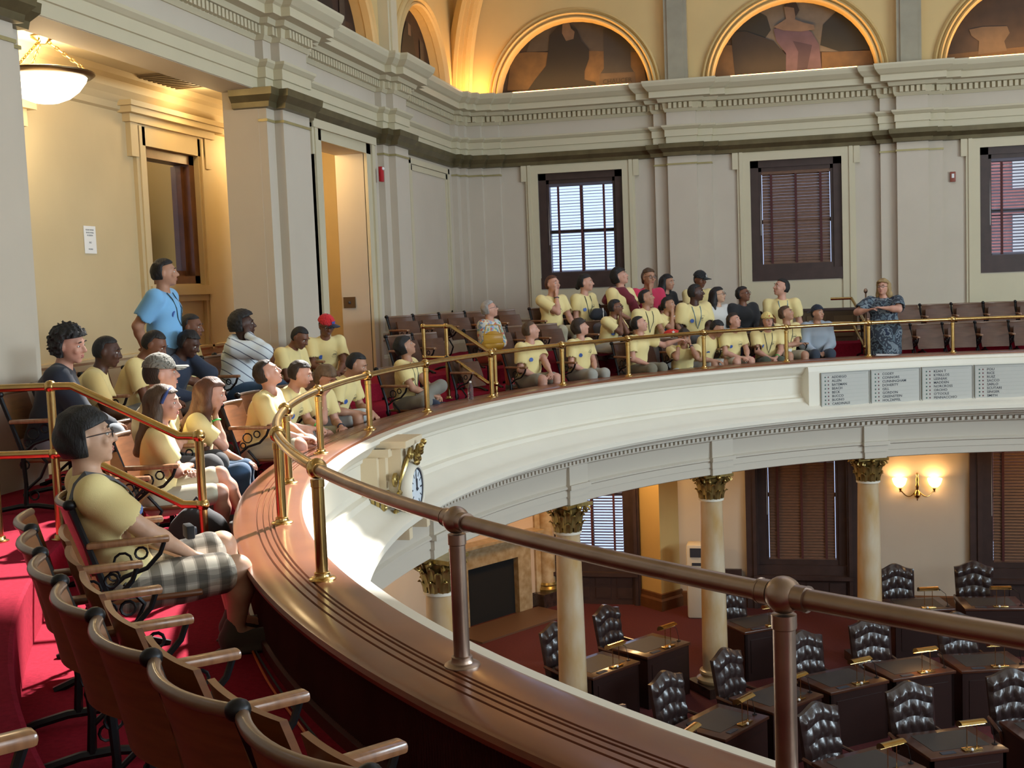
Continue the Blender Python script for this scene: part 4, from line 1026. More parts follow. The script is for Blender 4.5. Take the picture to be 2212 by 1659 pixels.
def face_to(px, phi, xy):
    """heading (radians, world) for phi degrees from facing the camera toward image right"""
    v = Vector((-xy[0], -xy[1])).normalized(); r = Vector((-v.y, v.x))*1.0
    d = v*math.cos(R(phi))+r*math.sin(R(phi)); return math.atan2(d.y, d.x)
PEOPLE = []
def person(px, py, D, label, tier=0., phi=None, lean=12, look=None, pitch=0, roll=0, arms=('lap', 'lap'), skin='fair', hair=('short', 'brown'), shirt=None, sleeve='short', bottoms=('shorts', (.42, .36, .25)),
           h=.0125, build=1., bulk=True, s=None, seat=.42, stand=False, group=None, sticker=True, crest=True, lanyard=None, glasses=False, cap=None, legs=None, shoes=(.10, .09, .08), extras=None, mouth=False, knees=None, feet=None, band=None, hood=False, neck_low=0., name='person', cat='person', dress=False, shoe_scale=1.0, hip_shift=(0, 0), wrinkle=.0035, voff=None, gaze_eyes=True):
    r_ = ray(px, py); hz = math.hypot(r_.x, r_.y); hp = Vector((r_.x/hz*D, r_.y/hz*D, ZC+r_.z/hz*D))
    o_, t_ = off_of(hp); nat = t_+PI
    yaw = nat if phi is None else face_to(px, phi, hp)
    headyaw = yaw if look is None else face_to(px, look, hp)
    th = R(lean)
    U = np.array([0, math.sin(th), math.cos(th)]); Fv = np.array([0, math.cos(th), -math.sin(th)]); Rv = np.array([1., 0, 0])
    hy = (headyaw-yaw+PI) % (2*PI)-PI
    if abs(hy) > R(95): hy = math.copysign(R(95), hy)
    HM = rotm(hy, R(pitch), R(roll)); HR, HF, HU = HM[:, 0], HM[:, 1], HM[:, 2]
    TW = rotm(hy*.25, 0)[:, :2]                                      # shoulders follow the head a little
    # vertical budget -> body scale
    if stand: base = .94
    else: base = seat+.085
    nb = U*.515+np.array([0, .012, 0]); hc0 = nb+(U*.4+HU*.6)*.075+HU*.095+HF*.018
    if s is None:
        tot = (hp.z-tier-(0 if stand else seat))/((base if stand else .085)+hc0[2]); s = min(1.14, max(.95 if bulk else .9, tot*(1.10 if not stand else 1.0)))
    P = np.array([0, 0, (hp.z-tier)-s*hc0[2]]) if not stand else np.array([0, 0, base*s])
    if stand: P[2] = hp.z-tier-s*hc0[2]
    c, sn = math.cos(yaw-PI/2), math.sin(yaw-PI/2); hx, hyy = s*hc0[0], s*hc0[1]
    root = empty(name, (hp.x-(c*hx-sn*hyy), hp.y-(sn*hx+c*hyy), tier), yaw-PI/2, label=label, cat=cat, group=group); PEOPLE.append(root)
    A = lambda v: P+s*np.asarray(v)
    toL = lambda w: np.array([(w[0]-root.location.x)*c+(w[1]-root.location.y)*sn, -(w[0]-root.location.x)*sn+(w[1]-root.location.y)*c, w[2]-tier])
    bw = build*1.10
    Sv = [TW[:, 0]*(sg)*.178*(.5+.5*bw) for sg in (-1, 1)]
    SH_ = [A(U*.455+np.array([v[0], v[1], 0.])) for v in Sv]
    sh = s*1.06; NB = A(nb); HB = A(nb+(U*.4+HU*.6)*.075); HC = A(hc0)
    # arms
    W_, E_ = [None, None], [None, None]; hd = [None, None]
    for i, sg in enumerate((-1, 1)):
        a = arms[i]; hint = np.array([sg*.6, -.35, -.75]); pn = None
        if isinstance(a, str):
            if a == 'lap': tgt = A([sg*.075, .24+.35*math.sin(th), .065]); dr = np.array([-sg*.7, .75, -.15])
            elif a == 'thigh': tgt = A([sg*.12, .34+.2*math.sin(th), .095]); dr = np.array([-sg*.1, 1, -.25])
            elif a == 'clasp': tgt = A([sg*.06, .37+.2*math.sin(th), .10]); dr = np.array([-sg*.8, .55, -.1])
            elif a == 'chin': tgt = HC+s*(HF*.075-HU*.165+HR*sg*.02); dr = HU*.9+HF*.15-HR*sg*.15; hint = np.array([sg*.35, .15, -1.])
            elif a == 'cheek': tgt = HC+s*(HF*.03-HU*.13+HR*sg*.085); dr = HU*.95+HF*.1; hint = np.array([sg*.6, .3, -1.])
            elif a == 'ear': tgt = HC+s*(HF*.04-HU*.11+HR*sg*.095); dr = HU*.9+HF*.0; hint = np.array([sg*.7, .4, -1.])
            elif a == 'cross': tgt = A(np.array([-sg*.10, .20, .20])+Fv*.02); dr = np.array([-sg*.9, .1, .15]); hint = np.array([sg*1, -.1, -.5])
            elif a == 'down': tgt = A([sg*.22, .02, -.03]); dr = np.array([0, .05, -1]); hint = np.array([sg*.4, -1, 0])
            elif a == 'behind': tgt = A([sg*.10, -.16, .02]); dr = np.array([-sg*.6, -.2, -.6]); hint = np.array([sg*1, -.5, 0])
            elif a == 'knee': tgt = A([sg*.15, .44, .06]); dr = np.array([0, .8, -.6])
        else:
            tgt = toL(a[0]) if a[2:] == ('w',) or (len(a) > 2 and a[2] == 'w') else A(a[0]); dr = np.asarray(a[1], float)
            if len(a) > 3: hint = np.asarray(a[3], float)
        E_[i], W_[i] = ik(SH_[i], tgt, .285*s, .25*s, hint); fore = nz3(W_[i]-E_[i]); hd[i] = nz3(nz3(dr)*.75+fore*.25)
    # legs
    HP = [A([sg*.088, 0, -.01]) for sg in (-1, 1)]; K_, AN = [None, None], [None, None]
    for i, sg in enumerate((-1, 1)):
        if stand: K_[i] = np.array([sg*.095*s, .02, P[2]-.44*s]); AN[i] = np.array([sg*.10*s, -.01, .08])
        else:
            if knees is not None: K_[i] = P+s*np.asarray(knees[i]); AN[i] = P*np.array([1, 1, 0])+np.asarray(feet[i])
            else:
                K_[i] = P+s*np.array([sg*(.13 if bottoms[0] == 'shorts' else .12), .415, .035]); AN[i] = np.array([sg*.12, K_[i][1]+.02, .085])
                if np.linalg.norm(K_[i]-AN[i]) > .46*s: pass
    allp = np.array([HC+.17*HU*s, HC-.17*HU*s, *SH_, *E_, *W_, *[W_[i]+hd[i]*.2 for i in (0, 1)], *K_, *AN, P, HC+HF*.2, HC-HF*.16])
    bare_legs = bottoms[0] == 'shorts' or bottoms[0] == 'skirt'
    body_low = min(AN[0][2], AN[1][2])-.1 if bare_legs else min(P[2], W_[0][2], W_[1][2])-.14
    lo = allp.min(0)-.16; hi = allp.max(0)+.14
    if not bare_legs: lo[2] = body_low
    F = Field(lo, hi, h); rf = max(.0088*s, h*.72)
    # ---- body
    TM = np.stack([Rv, Fv, U], 1)
    F.ell(A([0, 0, .03]), TM, np.array([.14, .10, .10])*s*bw, .03); F.ell(A(U*.18), TM, np.array([.125*bw, .09*bw, .14])*s, .04); F.ell(A(U*.34+Fv*.005), TM, np.array([.15*bw, .10*bw, .15])*s, .04)
    F.cone(SH_[0], SH_[1], .050*s, .050*s, .05); F.cone(A(U*.44), NB, .075*s, .055*s, .04)
    F.cone(NB, HB+s*HU*.03, .054*s*(.5+.5*bw), .048*s, .02)
    F.ell(HC, HM, np.array([.075, .095, .100])*sh, .02); F.ell(HC+sh*(HF*.032-HU*.055), HM, np.array([.057, .066, .062])*sh, .03); F.ell(HC+sh*(HF*.076-HU*.098), HM, np.array([.024, .018, .016])*sh, .02)
    F.ell(HC+sh*(HF*.078+HU*.026), HM, np.array([.052, .018, .014])*sh, .014)
    for sg in (-1, 1):
        F.ell(HC+sh*(HF*.098+HU*.002+HR*sg*.031), HM, np.array([.019, .014, .012])*sh, .012, 'c'); F.ell(HC+sh*(HF*.078-HU*.028+HR*sg*.038), HM, np.array([.022, .016, .02])*sh, .015)
        F.ell(HC+sh*(-HF*.004-HU*.012+HR*sg*.077), HM, np.array([.010, .019, .031])*sh, .008)
    F.cone(HC+sh*(HF*.090+HU*.012), HC+sh*(HF*.114-HU*.026), .0085*sh, .0135*sh, .012); F.cone(HC+sh*(HF*.098-HU*.031-HR*.012), HC+sh*(HF*.098-HU*.031+HR*.012), .010*sh, .010*sh, .008)
    F.ell(HC+sh*(HF*.085-HU*.064), HM, np.array([.030, .016, .014])*sh, .012)
    for i, sg in enumerate((-1, 1)):
        F.cone(SH_[i], E_[i], .047*s*bw, .037*s*bw, .03); F.cone(E_[i], E_[i]+(W_[i]-E_[i])*.35, .038*s*bw, .036*s*bw, .02); F.cone(E_[i]+(W_[i]-E_[i])*.3, W_[i], .036*s*bw, .023*s, .02)
        d = hd[i]; side = nz3(np.cross(d, [0, 0, 1.]) if abs(d[2]) < .9 else np.array([1., 0, 0])); pn = nz3(np.cross(side, d)); pn = pn if pn[2] < 0 or abs(d[2]) > .9 else -pn
        if abs(d[2]) > .6: pn = nz3(HC-W_[i]); pn = nz3(pn-(pn @ d)*d); side = nz3(np.cross(d, pn))
        Hm = np.stack([side, pn, d], 1); F.ell(W_[i]+d*.045*s, Hm, np.array([.040, .018, .052])*s, .012)
        for f_, (u, L_) in enumerate(((-.030, .062), (-.0105, .072), (.0095, .068), (.029, .054))):
            k0 = W_[i]+s*(d*.085+side*u); k1 = k0+s*(d*L_*.50*.92+pn*L_*.22+side*u*.08); k2 = k1+s*(d*L_*.30+pn*L_*.45)
            F.cone(k0, k1, rf, rf*.97, .004); F.cone(k1, k2, rf*.97, rf*.86, .003)
        tb = side*(-sg if True else 1)
        t0 = W_[i]+s*(d*.025+tb*.028); t1 = t0+s*(d*.030+tb*.026+pn*.012); t2 = t1+s*(d*.030+pn*.012-tb*.002); F.cone(t0, t1, rf*1.3, rf*1.12, .008); F.cone(t1, t2, rf*1.1, rf*.92, .003)
    if bare_legs:
        for i in (0, 1):
            F.cone(HP[i], K_[i], .082*s*bw, .056*s*bw, .03); F.ell(K_[i], np.eye(3), np.array([.056, .056, .058])*s*bw, .02)
            m_ = K_[i]+(AN[i]-K_[i])*.33-nz3(np.cross(AN[i]-K_[i], Rv))*.012*np.sign(1); F.cone(K_[i], m_, .050*s*bw, .056*s*bw, .02); F.cone(m_, AN[i], .055*s*bw, .033*s, .02); F.cone(AN[i], AN[i]+np.array([0, .12, -.035]), .034*s, .03, .02)
    sk = skinm(skin); body = link('body', F.mesh('body', sk), root)
    # ---- face details
    lp = LIPD if skin in ('dark', 'brown') else LIP; hm = hairm(hair[1] if hair[1] in HAIRC else 'black')
    def put(me, nm, pos, M3=HM, sc=sh, par=root):
        o = link(nm, me, par); MM = Matrix([[M3[r][0]*sc, M3[r][1]*sc, M3[r][2]*sc, pos[r]] for r in range(3)]+[[0, 0, 0, 1]]); o.matrix_local = MM; return o
    for sg in (-1, 1): put(EYE, 'eye', HC+sh*(HF*.0845+HU*.001+HR*sg*.031)); put(brow_mesh(hm), 'eyebrow', HC+sh*(HF*.0925+HU*.028+HR*sg*.032))
    put(lip_mesh(lp, mouth), 'mouth', HC+sh*(HF*.0985-HU*.061))
    # ---- hair
    style = hair[0]; ph = (px*.37) % 6
    def cutf(front=.052, back=-.07, hf=-.005):
        fr, bk, hf_ = front*sh, back*sh, hf*s
        return lambda x, y, z: np.minimum(fr-z+.30*y, np.maximum(y-hf_, bk-z))
    hl = HC-.30*s; hh_ = HC+.24*s
    if style in ('long', 'longdark'): hl = HC-.46*s
    G = Field(hl, hh_, min(h, .010)); grow = {'buzz': .006, 'short': .013, 'crew': .010, 'mop': .022, 'curly': .028, 'afro': .038, 'long': .016, 'bun': .014, 'bob': .030, 'undercap': .008}[style]
    nzv = {'curly': (.012, 110, ph), 'afro': (.004, 120, ph), 'mop': (.005, 42, ph), 'short': (.0032, 60, ph), 'crew': (.002, 80, ph), 'bob': (.006, 38, ph), 'long': (.003, 50, ph), 'bun': (.003, 50, ph), 'buzz': None, 'undercap': None}[style]
    fr = {'mop': .022, 'curly': .030, 'short': .046, 'crew': .052, 'buzz': .050, 'afro': .048, 'long': .040, 'bun': .045, 'bob': .042, 'undercap': .06}[style]; bk = {'mop': -.085, 'curly': -.09, 'long': -.12, 'bob': -.11, 'afro': -.07}.get(style, -.068)
    G.ell(HC+sh*(HU*.004-HF*.004), HM, (np.array([.077, .097, .102])+grow)*sh, .004, noise=nzv, cut=cutf(fr, bk, {'mop': .012, 'long': .018, 'bob': .03, 'curly': .010}.get(style, -.002)))
    if style in ('long', 'bob'):
        Lh = .34 if style == 'long' else .17
        for sg in (-1, 1):
            a0 = HC+sh*(HR*sg*.068-HF*.02+HU*.02); a1 = HC+sh*(HR*sg*.086-HF*.03)-np.array([0, 0, .12*s]); a2 = A(U*.40+Rv*sg*.11-Fv*(.02 if sg < 0 else -.06))-np.array([0, 0, max(0, Lh-.2)*s]) if style == 'long' else a1-np.array([0, 0, .07*s])
            G.cone(a0, a1, .030*sh, .040*sh, .03); G.cone(a1, a2, .040*sh, .030*sh, .03)
        a0 = HC+sh*(-HF*.06); a1 = HC-HF*.085*sh-np.array([0, 0, .14*s]); a2 = A(U*.34-Fv*.12) if style == 'long' else a1-np.array([0, 0, .05*s]); G.cone(a0, a1, .07*sh, .068*sh, .03); G.cone(a1, a2, .066*sh, .045*sh, .03)
        G.wrinkle(.003, 60, ph)
    if style == 'bun': G.ell(HC+sh*(-HF*.105-HU*.06), HM, np.array([.035, .035, .04])*sh, .015, noise=(.003, 60, ph))
    link('hair', G.mesh('hair', hm), root)
    # ---- top
    sm = shirt or YEL; up = sleeve
    H2 = Field(np.array([min(SH_[0][0], E_[0][0], W_[0][0])-.16, min(P[1], SH_[0][1], E_[0][1], E_[1][1], W_[0][1], W_[1][1])-.22, P[2]-.17 if not dress else .1]), np.array([max(SH_[1][0], E_[1][0], W_[1][0])+.16, max(SH_[0][1], W_[0][1], W_[1][1], E_[0][1], E_[1][1])+.24, max(NB[2], SH_[0][2], E_[0][2], E_[1][2], W_[0][2] if up == 'long' else 0, W_[1][2] if up == 'long' else 0)+.16]), h)
    g_ = .016+(.012 if up == 'long' else 0)
    H2.ell(A([0, .0, .02]), TM, (np.array([.155, .118, .10])*bw+g_*.6)*s, .03); H2.ell(A(U*.17+Fv*.008), TM, (np.array([.142*bw, .108*bw, .15])+g_)*s, .05); H2.ell(A(U*.34+Fv*.006), TM, (np.array([.158*bw, .108*bw, .145])+g_)*s, .05)
    H2.cone(SH_[0], SH_[1], (.056+g_*.6)*s, (.056+g_*.6)*s, .05); H2.cone(A(U*.42), A(U*.475), .095*s, .075*s, .04)
    for i in (0, 1):
        if up == 'short': e = SH_[i]+(E_[i]-SH_[i])*.66; H2.cone(SH_[i], e, (.058*bw+g_)*s, (.060*bw+g_*.9)*s, .03); H2.cone(SH_[i]+(E_[i]-SH_[i])*.86, SH_[i]+(E_[i]-SH_[i])*1.3, .9*.1*s, .09*s, .004, 'c')
        elif up == 'long': H2.cone(SH_[i], E_[i], (.056*bw+g_)*s, (.046*bw+g_)*s, .03); H2.cone(E_[i], W_[i]-(W_[i]-E_[i])*.05, (.046*bw+g_)*s, (.034+g_*.5)*s, .02)
    if dress:
        H2.cone(A([0, 0, -.05]), np.array([P[0], P[1]+.0, .25]), .19*s*bw, .26*s, .06)
    # neck opening
    H2.ell(NB+s*(U*.035+Fv*.028), TM, np.array([.064, .070, .052])*s, .008, 'c')
    if hood: H2.cone(NB-s*Fv*.06+s*Rv*.09, NB-s*Fv*.06-s*Rv*.09, .045*s, .045*s, .03); H2.cone(NB-s*Fv*.09, NB-s*Fv*.11-s*U*.10, .06*s, .03*s, .03)
    H2.wrinkle(wrinkle*s, 26, ph)
    st_name = 'dress' if dress else ('hoodie' if hood else 'jacket' if up == 'long' else 'tshirt')
    top_o = link(st_name, H2.mesh(st_name, sm), root)
    # ---- bottoms
    if not dress:
        bt, bc = bottoms; bm_ = cloth('b_%s' % '_'.join('%02d' % int(x*99) for x in bc), bc) if isinstance(bc, tuple) else bc
        pts = [*HP, *K_, *AN, P]; pp = np.array(pts); lo = pp.min(0)-.15; hi = pp.max(0)+.15
        if bt == 'shorts': lo[2] = min(K_[0][2], K_[1][2], P[2])-.16
        B3 = Field(lo, hi, h); B3.ell(A([0, .0, .0]), TM, np.array([.155, .125, .095])*bw*s, .03)
        for i in (0, 1):
            e = HP[i]+(K_[i]-HP[i])*(.86 if bt == 'shorts' else 1.0); B3.cone(HP[i], e, .098*s*bw, (.078 if bt == 'shorts' else .070)*s*bw, .03)
            if bt != 'shorts': B3.cone(K_[i], AN[i]+np.array([0, 0, .02]), .069*s*bw, .055*s, .03)
        B3.wrinkle(.004*s, 24, ph+1); link('shorts' if bt == 'shorts' else 'trousers', B3.mesh('trousers', bm_), root)
    # ---- shoes
    if shoes:
        S4 = shoe_mesh(shoes)
        for i, sg in enumerate((-1, 1)):
            o = link('shoe', S4, root); o.location = (AN[i][0], AN[i][1], AN[i][2]-.085); o.rotation_euler = (0, 0, -sg*.15); o.scale = (shoe_scale,)*3
    # ---- details
    def dec(p0, d): return H2.hit(p0, d)
    fwd = Fv; cu = nz3(U)
    def patch(u, v, nm, mk):
        q = dec(A(U*v+Rv*u), Fv); q2 = dec(A(U*(v+.03)+Rv*u), Fv); q3 = dec(A(U*v+Rv*(u+.03)), Fv); n_ = nz3(np.cross(q2-q, q3-q)); n_ = n_ if n_ @ Fv > .2 else Fv
        x = nz3(np.cross(U, n_)); y = np.cross(n_, x); M3 = np.stack([x, y, n_], 1); return mk(q+n_*.002, M3)
    if sticker:
        def mk(q, M3): return put(STK, 'round_sticker', q, M3)
        patch(.085, .31, 's', mk)
    if crest:
        def mk(q, M3):
            o = link('shirt_crest', CREST, root); o.matrix_local = Matrix([[M3[r][0]*s, M3[r][1]*s, M3[r][2]*s, q[r]] for r in range(3)]+[[0, 0, 0, 1]]); return o
        patch(-.075, .33, 'c', mk)
    if lanyard:
        pts = []
        for u, v in ((-.062, .50), (-.058, .44), (-.045, .36), (-.022, .26), (0, .20), (.022, .26), (.045, .36), (.058, .44), (.062, .50)): q = dec(A(U*v+Rv*u), Fv); pts.append(tuple(q+Fv*.006))
        MB().tube(pts, .0045*s, 6).build('lanyard', lanyard, root)
        q = dec(A(U*.15), Fv)+Fv*.008; M3 = np.stack([Rv, U, Fv], 1); put(BADGE, 'name_badge', q, M3)
    if glasses:
        put(GLASS_ME, 'glasses', HC)
    if cap: make_cap(cap, HC, HM, sh, root, put)
    for (i, mtb) in (band or ()):
        w = W_[i]-(W_[i]-E_[i])*.16; a = nz3(W_[i]-E_[i]); q = nz3(np.cross(a, [.3, .2, 1])); q2 = np.cross(a, q)
        MB().tube([tuple(w+(q*math.cos(k*PI/6)+q2*math.sin(k*PI/6))*.031*s) for k in range(12)], .0065*s, 6, closed=True).build('wristband', mtb, root)
    root['_'] = 0; del root['_']
    if extras: extras(root, dict(A=A, U=U, Fv=Fv, Rv=Rv, HC=HC, HM=HM, HR=HR, HF=HF, HU=HU, s=s, W=W_, E=E_, K=K_, P=P, dec=dec, put=put, SH=SH_, hd=hd, toL=toL, NB=NB))
    print('PERSON', label[:40], 's=%.2f P=%.2f off=%.2f' % (s, P[2], o_))
    return root
_shoes = {}
def shoe_mesh(col):
    if col not in _shoes:
        mt = cloth('shoe_%d' % int(sum(col)*999), col); Q = Field((-.08, -.11, -.02), (.08, .24, .14), .011)
        Q.cone((0, -.03, .045), (0, .13, .035), .042, .038, .02); Q.cone((0, .12, .035), (.0, .165, .03), .040, .032, .02); Q.cone((0, -.02, .06), (0, -.01, .105), .042, .036, .02); Q.ell((0, .06, .0), np.eye(3), (.052, .15, .022), .01)
        _shoes[col] = Q.mesh('shoe', mt)
    return _shoes[col]
STK = MB().lathe([(.0, -.001), (.026, -.001), (.026, .0015), (.0, .0015)], n=20, caps=False).mesh('round_sticker', STICK)
_c = text_mesh('LEDE', .030, INK, 'shirt_crest', align='CENTER', depth=.0004, bold=.0004); CREST = _c.data
_mb = MB(); _mb.v = [v.co.copy() for v in CREST.vertices]; _mb.f = [list(p.vertices) for p in CREST.polygons]; _mb.sm = [False]*len(_mb.f)
_mb.tube([(.042*math.cos(a), .010+.040*math.sin(a), 0) for a in [PI*k/12 for k in range(13)]], .0012, 4); _mb.tube([(.030*math.cos(a), -.008-.014*math.sin(a), 0) for a in [PI*k/8 for k in range(9)]], .0012, 4)
CREST = _mb.mesh('shirt_crest', INK); bpy.data.objects.remove(_c)
BADGE = MB().box((-.032, -.05, -.001), (.032, .0, .002)).mesh('name_badge', PAPER)
_mb = MB()
for sg in (-1, 1):
    _mb.tube([(sg*.033+.024*math.cos(k*PI/7), .108, .002+.017*math.sin(k*PI/7)) for k in range(14)], .0022, 5, closed=True); _mb.tube([(sg*.056, .106, .008), (sg*.078, .06, .006), (sg*.082, -.005, .0)], .0022, 5)
_mb.tube([(-.011, .110, .004), (0, .113, .007), (.011, .110, .004)], .002, 5); GLASS_ME = _mb.mesh('glasses', GLS)
def make_cap(spec, HC, HM, s, root, put):
    col, bcol, yawd, emblem = spec; M3 = HM @ rotm(R(yawd), R(-4))
    key = 'cap_%d' % int(sum(col)*1000+sum(bcol)*77)
    Q = Field((-.13, -.14, -.02), (.13, .24, .16), .009)
    Q.ell((0, -.004, .012), np.eye(3), (.092, .112, .115), .004, cut=lambda x, y, z: .012-z-.08*y)
    Q.ell((0, -.004, .010), np.eye(3), (.084, .104, .104), .003, 'c')
    a = put(Q.mesh('cap', cloth(key, col)), 'cap', HC+s*HM[:, 2]*.006, M3)
    b = Field((-.11, .04, -.03), (.11, .22, .09), .008); b.ell((0, .095, .022), np.eye(3), (.078, .095, .05), .004, cut=lambda x, y, z: np.maximum(np.maximum(-z+.012-.35*x*x/.08, z-.022+.35*x*x/.08), -.0-y)); 
    o = link('brim', b.mesh('brim', cloth(key+'b', bcol)), a)
    MB().sphere((0, -.004, .127), (.008, .008, .004), 8, 5).build('cap_button', cloth(key+'b', bcol), a)
    if emblem:
        tx = text_mesh(emblem[0], emblem[1], mat('emblem_'+emblem[0], emblem[2], .5), 'cap_emblem', a, align='CENTER', depth=.002, bold=.002); tx.matrix_local = Matrix.Translation((0, .105, .045)) @ Matrix.Rotation(R(72), 4, 'X')@Matrix.Scale(-1, 4, (1, 0, 0))@Matrix.Scale(-1, 4, (1, 0, 0))
        tx.rotation_mode = 'XYZ'; tx.matrix_local = Matrix(((-1, 0, 0, 0), (0, -.35, .94, .106), (0, .94, .35, .050), (0, 0, 0, 1)))
    return a
# ================================================================== PEOPLE
GL, GF = 'visitors seated on the left side of the balcony', 'visitors seated across the balcony'
JN = (.035, .085, .17); KH = (.42, .37, .26); GRY = (.30, .30, .28); LG = (.55, .58, .58)
NAVY = cloth('navy', (.018, .030, .062)); NAVYD = cloth('navy_dark', (.012, .018, .032)); SKY = cloth('sky_blue', (.20, .47, .80)); BLK = cloth('black', (.010, .010, .012)); PINK = cloth('hot_pink', (.62, .035, .10)); WHJ = cloth('offwhite', (.62, .60, .56)); GRH = cloth('grey_blue', (.33, .38, .44)); MAROON = cloth('maroon', (.16, .012, .025))
def pattern(name, cols, scale, kind='noise'):
    M = mat(name, cols[0], .85); nt = M.node_tree; N, L = nt.nodes, nt.links; b = N['Principled BSDF']; tc = N.new('ShaderNodeTexCoord')
    v = N.new('ShaderNodeTexVoronoi' if kind == 'voronoi' else 'ShaderNodeTexNoise'); v.inputs['Scale'].default_value = scale; L.new(tc.outputs['Object'], v.inputs['Vector'])
    r = N.new('ShaderNodeValToRGB'); r.color_ramp.interpolation = 'CONSTANT'; e = r.color_ramp.elements
    while len(e) < len(cols): e.new(.5)
    for i, c in enumerate(cols): e[i].position = i/len(cols) if kind == 'voronoi' else .28+.44*i/len(cols); e[i].color = (*c, 1)
    if kind == 'voronoi':
        s_ = N.new('ShaderNodeSeparateColor'); L.new(v.outputs['Color'], s_.inputs[0]); L.new(s_.outputs[0], r.inputs[0])
    else: L.new(v.outputs['Fac'], r.inputs[0])
    L.new(r.outputs[0], b.inputs['Base Color']); return M
FLORAL = pattern('floral_shirt', [(.55, .52, .45), (.18, .28, .42), (.62, .56, .40), (.50, .16, .10), (.55, .55, .52), (.20, .36, .26), (.60, .50, .25), (.30, .34, .50)], 30, 'voronoi')
DRESS = pattern('blue_print_dress', [(.015, .018, .028), (.10, .14, .17), (.03, .04, .06), (.17, .21, .24), (.02, .03, .06)], 9)
def plaid(name):
    M = mat(name, (.45, .40, .34), .85); nt = M.node_tree; N, L = nt.nodes, nt.links; b = N['Principled BSDF']; tc = N.new('ShaderNodeTexCoord'); prev = None
    for ax, sc in ((1, 19), (0, 17), (2, 19)):
        w = N.new('ShaderNodeTexWave'); w.bands_direction = 'XYZ'[ax]; w.inputs['Scale'].default_value = sc/6.28; L.new(tc.outputs['Object'], w.inputs['Vector'])
        r = N.new('ShaderNodeValToRGB'); r.color_ramp.interpolation = 'CONSTANT'; e = r.color_ramp.elements; e.new(.5)
        for i, c in enumerate(((.30, .29, .27), (.62, .60, .58), (1, 1, .98))): e[i].position = (0, .35, .6)[i]; e[i].color = (*c, 1)
        L.new(w.outputs['Fac'], r.inputs[0])
        if prev is None: prev = r.outputs[0]
        else:
            mx = N.new('ShaderNodeMix'); mx.data_type = 'RGBA'; mx.blend_type = 'MULTIPLY'; mx.inputs[0].default_value = .75; L.new(prev, mx.inputs[6]); L.new(r.outputs[0], mx.inputs[7]); prev = mx.outputs[2]
    mx = N.new('ShaderNodeMix'); mx.data_type = 'RGBA'; mx.blend_type = 'MULTIPLY'; mx.inputs[0].default_value = 1; L.new(prev, mx.inputs[6]); mx.inputs[7].default_value = (.80, .72, .62, 1); L.new(mx.outputs[2], b.inputs['Base Color']); return M
PLAID = plaid('plaid_cotton')
def hoodiepat():
    M = mat('lined_hoodie', (.66, .72, .76), .85); nt = M.node_tree; N, L = nt.nodes, nt.links; b = N['Principled BSDF']; tc = N.new('ShaderNodeTexCoord'); mp = N.new('ShaderNodeMapping'); mp.inputs['Rotation'].default_value = (.5, .35, .2); L.new(tc.outputs['Object'], mp.inputs[0])
    w = N.new('ShaderNodeTexWave'); w.bands_direction = 'Z'; w.inputs['Scale'].default_value = 4.2; w.inputs['Distortion'].default_value = 1.2; w.inputs['Detail Scale'].default_value = .6; L.new(mp.outputs[0], w.inputs['Vector'])
    r = N.new('ShaderNodeValToRGB'); r.color_ramp.elements[0].position = .955; r.color_ramp.elements[0].color = (.66, .72, .76, 1); r.color_ramp.elements[1].position = .975; r.color_ramp.elements[1].color = (.12, .14, .20, 1); L.new(w.outputs['Fac'], r.inputs[0]); L.new(r.outputs[0], b.inputs['Base Color']); return M
HOODP = hoodiepat()
HN = .0088
# --- the boy with the shoulder bag, nearest
def boy_extra(root, c):
    A, U, Fv, Rv, dec, s = c['A'], c['U'], c['Fv'], c['Rv'], c['dec'], c['s']
    pts = []
    for k in range(15):
        f = k/14; u = .085-.24*f; v = .50-.44*f; q = dec(A(U*v+Rv*u), Fv+.0*Rv); pts.append(q+Fv*.006)
    back = []
    for k in range(8):
        f = k/7; u = .085-.16*f; v = .50-.40*f; back.append(dec(A(U*v+Rv*u), -Fv)-Fv*.004)
    path = back[::-1]+[A(U*.535+Rv*.088)]+pts
    mb = MB(); V = []; F = []
    for i, p in enumerate(path):
        t = nz3(np.asarray(path[min(i+1, len(path)-1)])-np.asarray(path[max(i-1, 0)])); o = nz3(p-A(U*.28)); w = nz3(np.cross(t, o)); 
        for (a, b_) in ((-.020, 0), (.020, 0), (.020, .004), (-.020, .004)): V.append(tuple(p+w*a*s+o*b_))
    for i in range(len(path)-1):
        for k in range(4): F.append((i*4+k, i*4+(k+1) % 4, (i+1)*4+(k+1) % 4, (i+1)*4+k))
    mb.add(V, F); mb.build('bag_strap', mat('grey_webbing', (.10, .11, .13), .7), root)
    q = pts[8]; MB().box((-.022, -.004, -.028), (.022, .012, .028), Matrix.Translation(tuple(q)) @ Matrix.Rotation(.5, 4, 'Y')).build('strap_buckle', mat('grey_plastic', (.32, .36, .38), .4), root)
BOY = person(183, 942, 5.78, 'young man in glasses and plaid shorts with a shoulder bag, nearest the camera', lean=-16, phi=97, look=88, pitch=4, hair=('mop', 'black'), skin='asian', h=HN*.85, build=1.04, bottoms=('shorts', PLAID),
       arms=[([-.045, .24, .075], [.55, .75, -.45], 'l', [-.7, -.3, -.6]), ([.06, .30, .085], [-.5, .8, -.35], 'l', [.8, -.45, -.35])], glasses=True, sticker=True, crest=False, s=1.06,
       knees=[[-.13, .455, .085], [.12, .46, .02]], feet=[[-.10, .52, .10], [.11, .47, .10]], shoe_scale=1.18, shoes=(.075, .06, .045), extras=boy_extra)
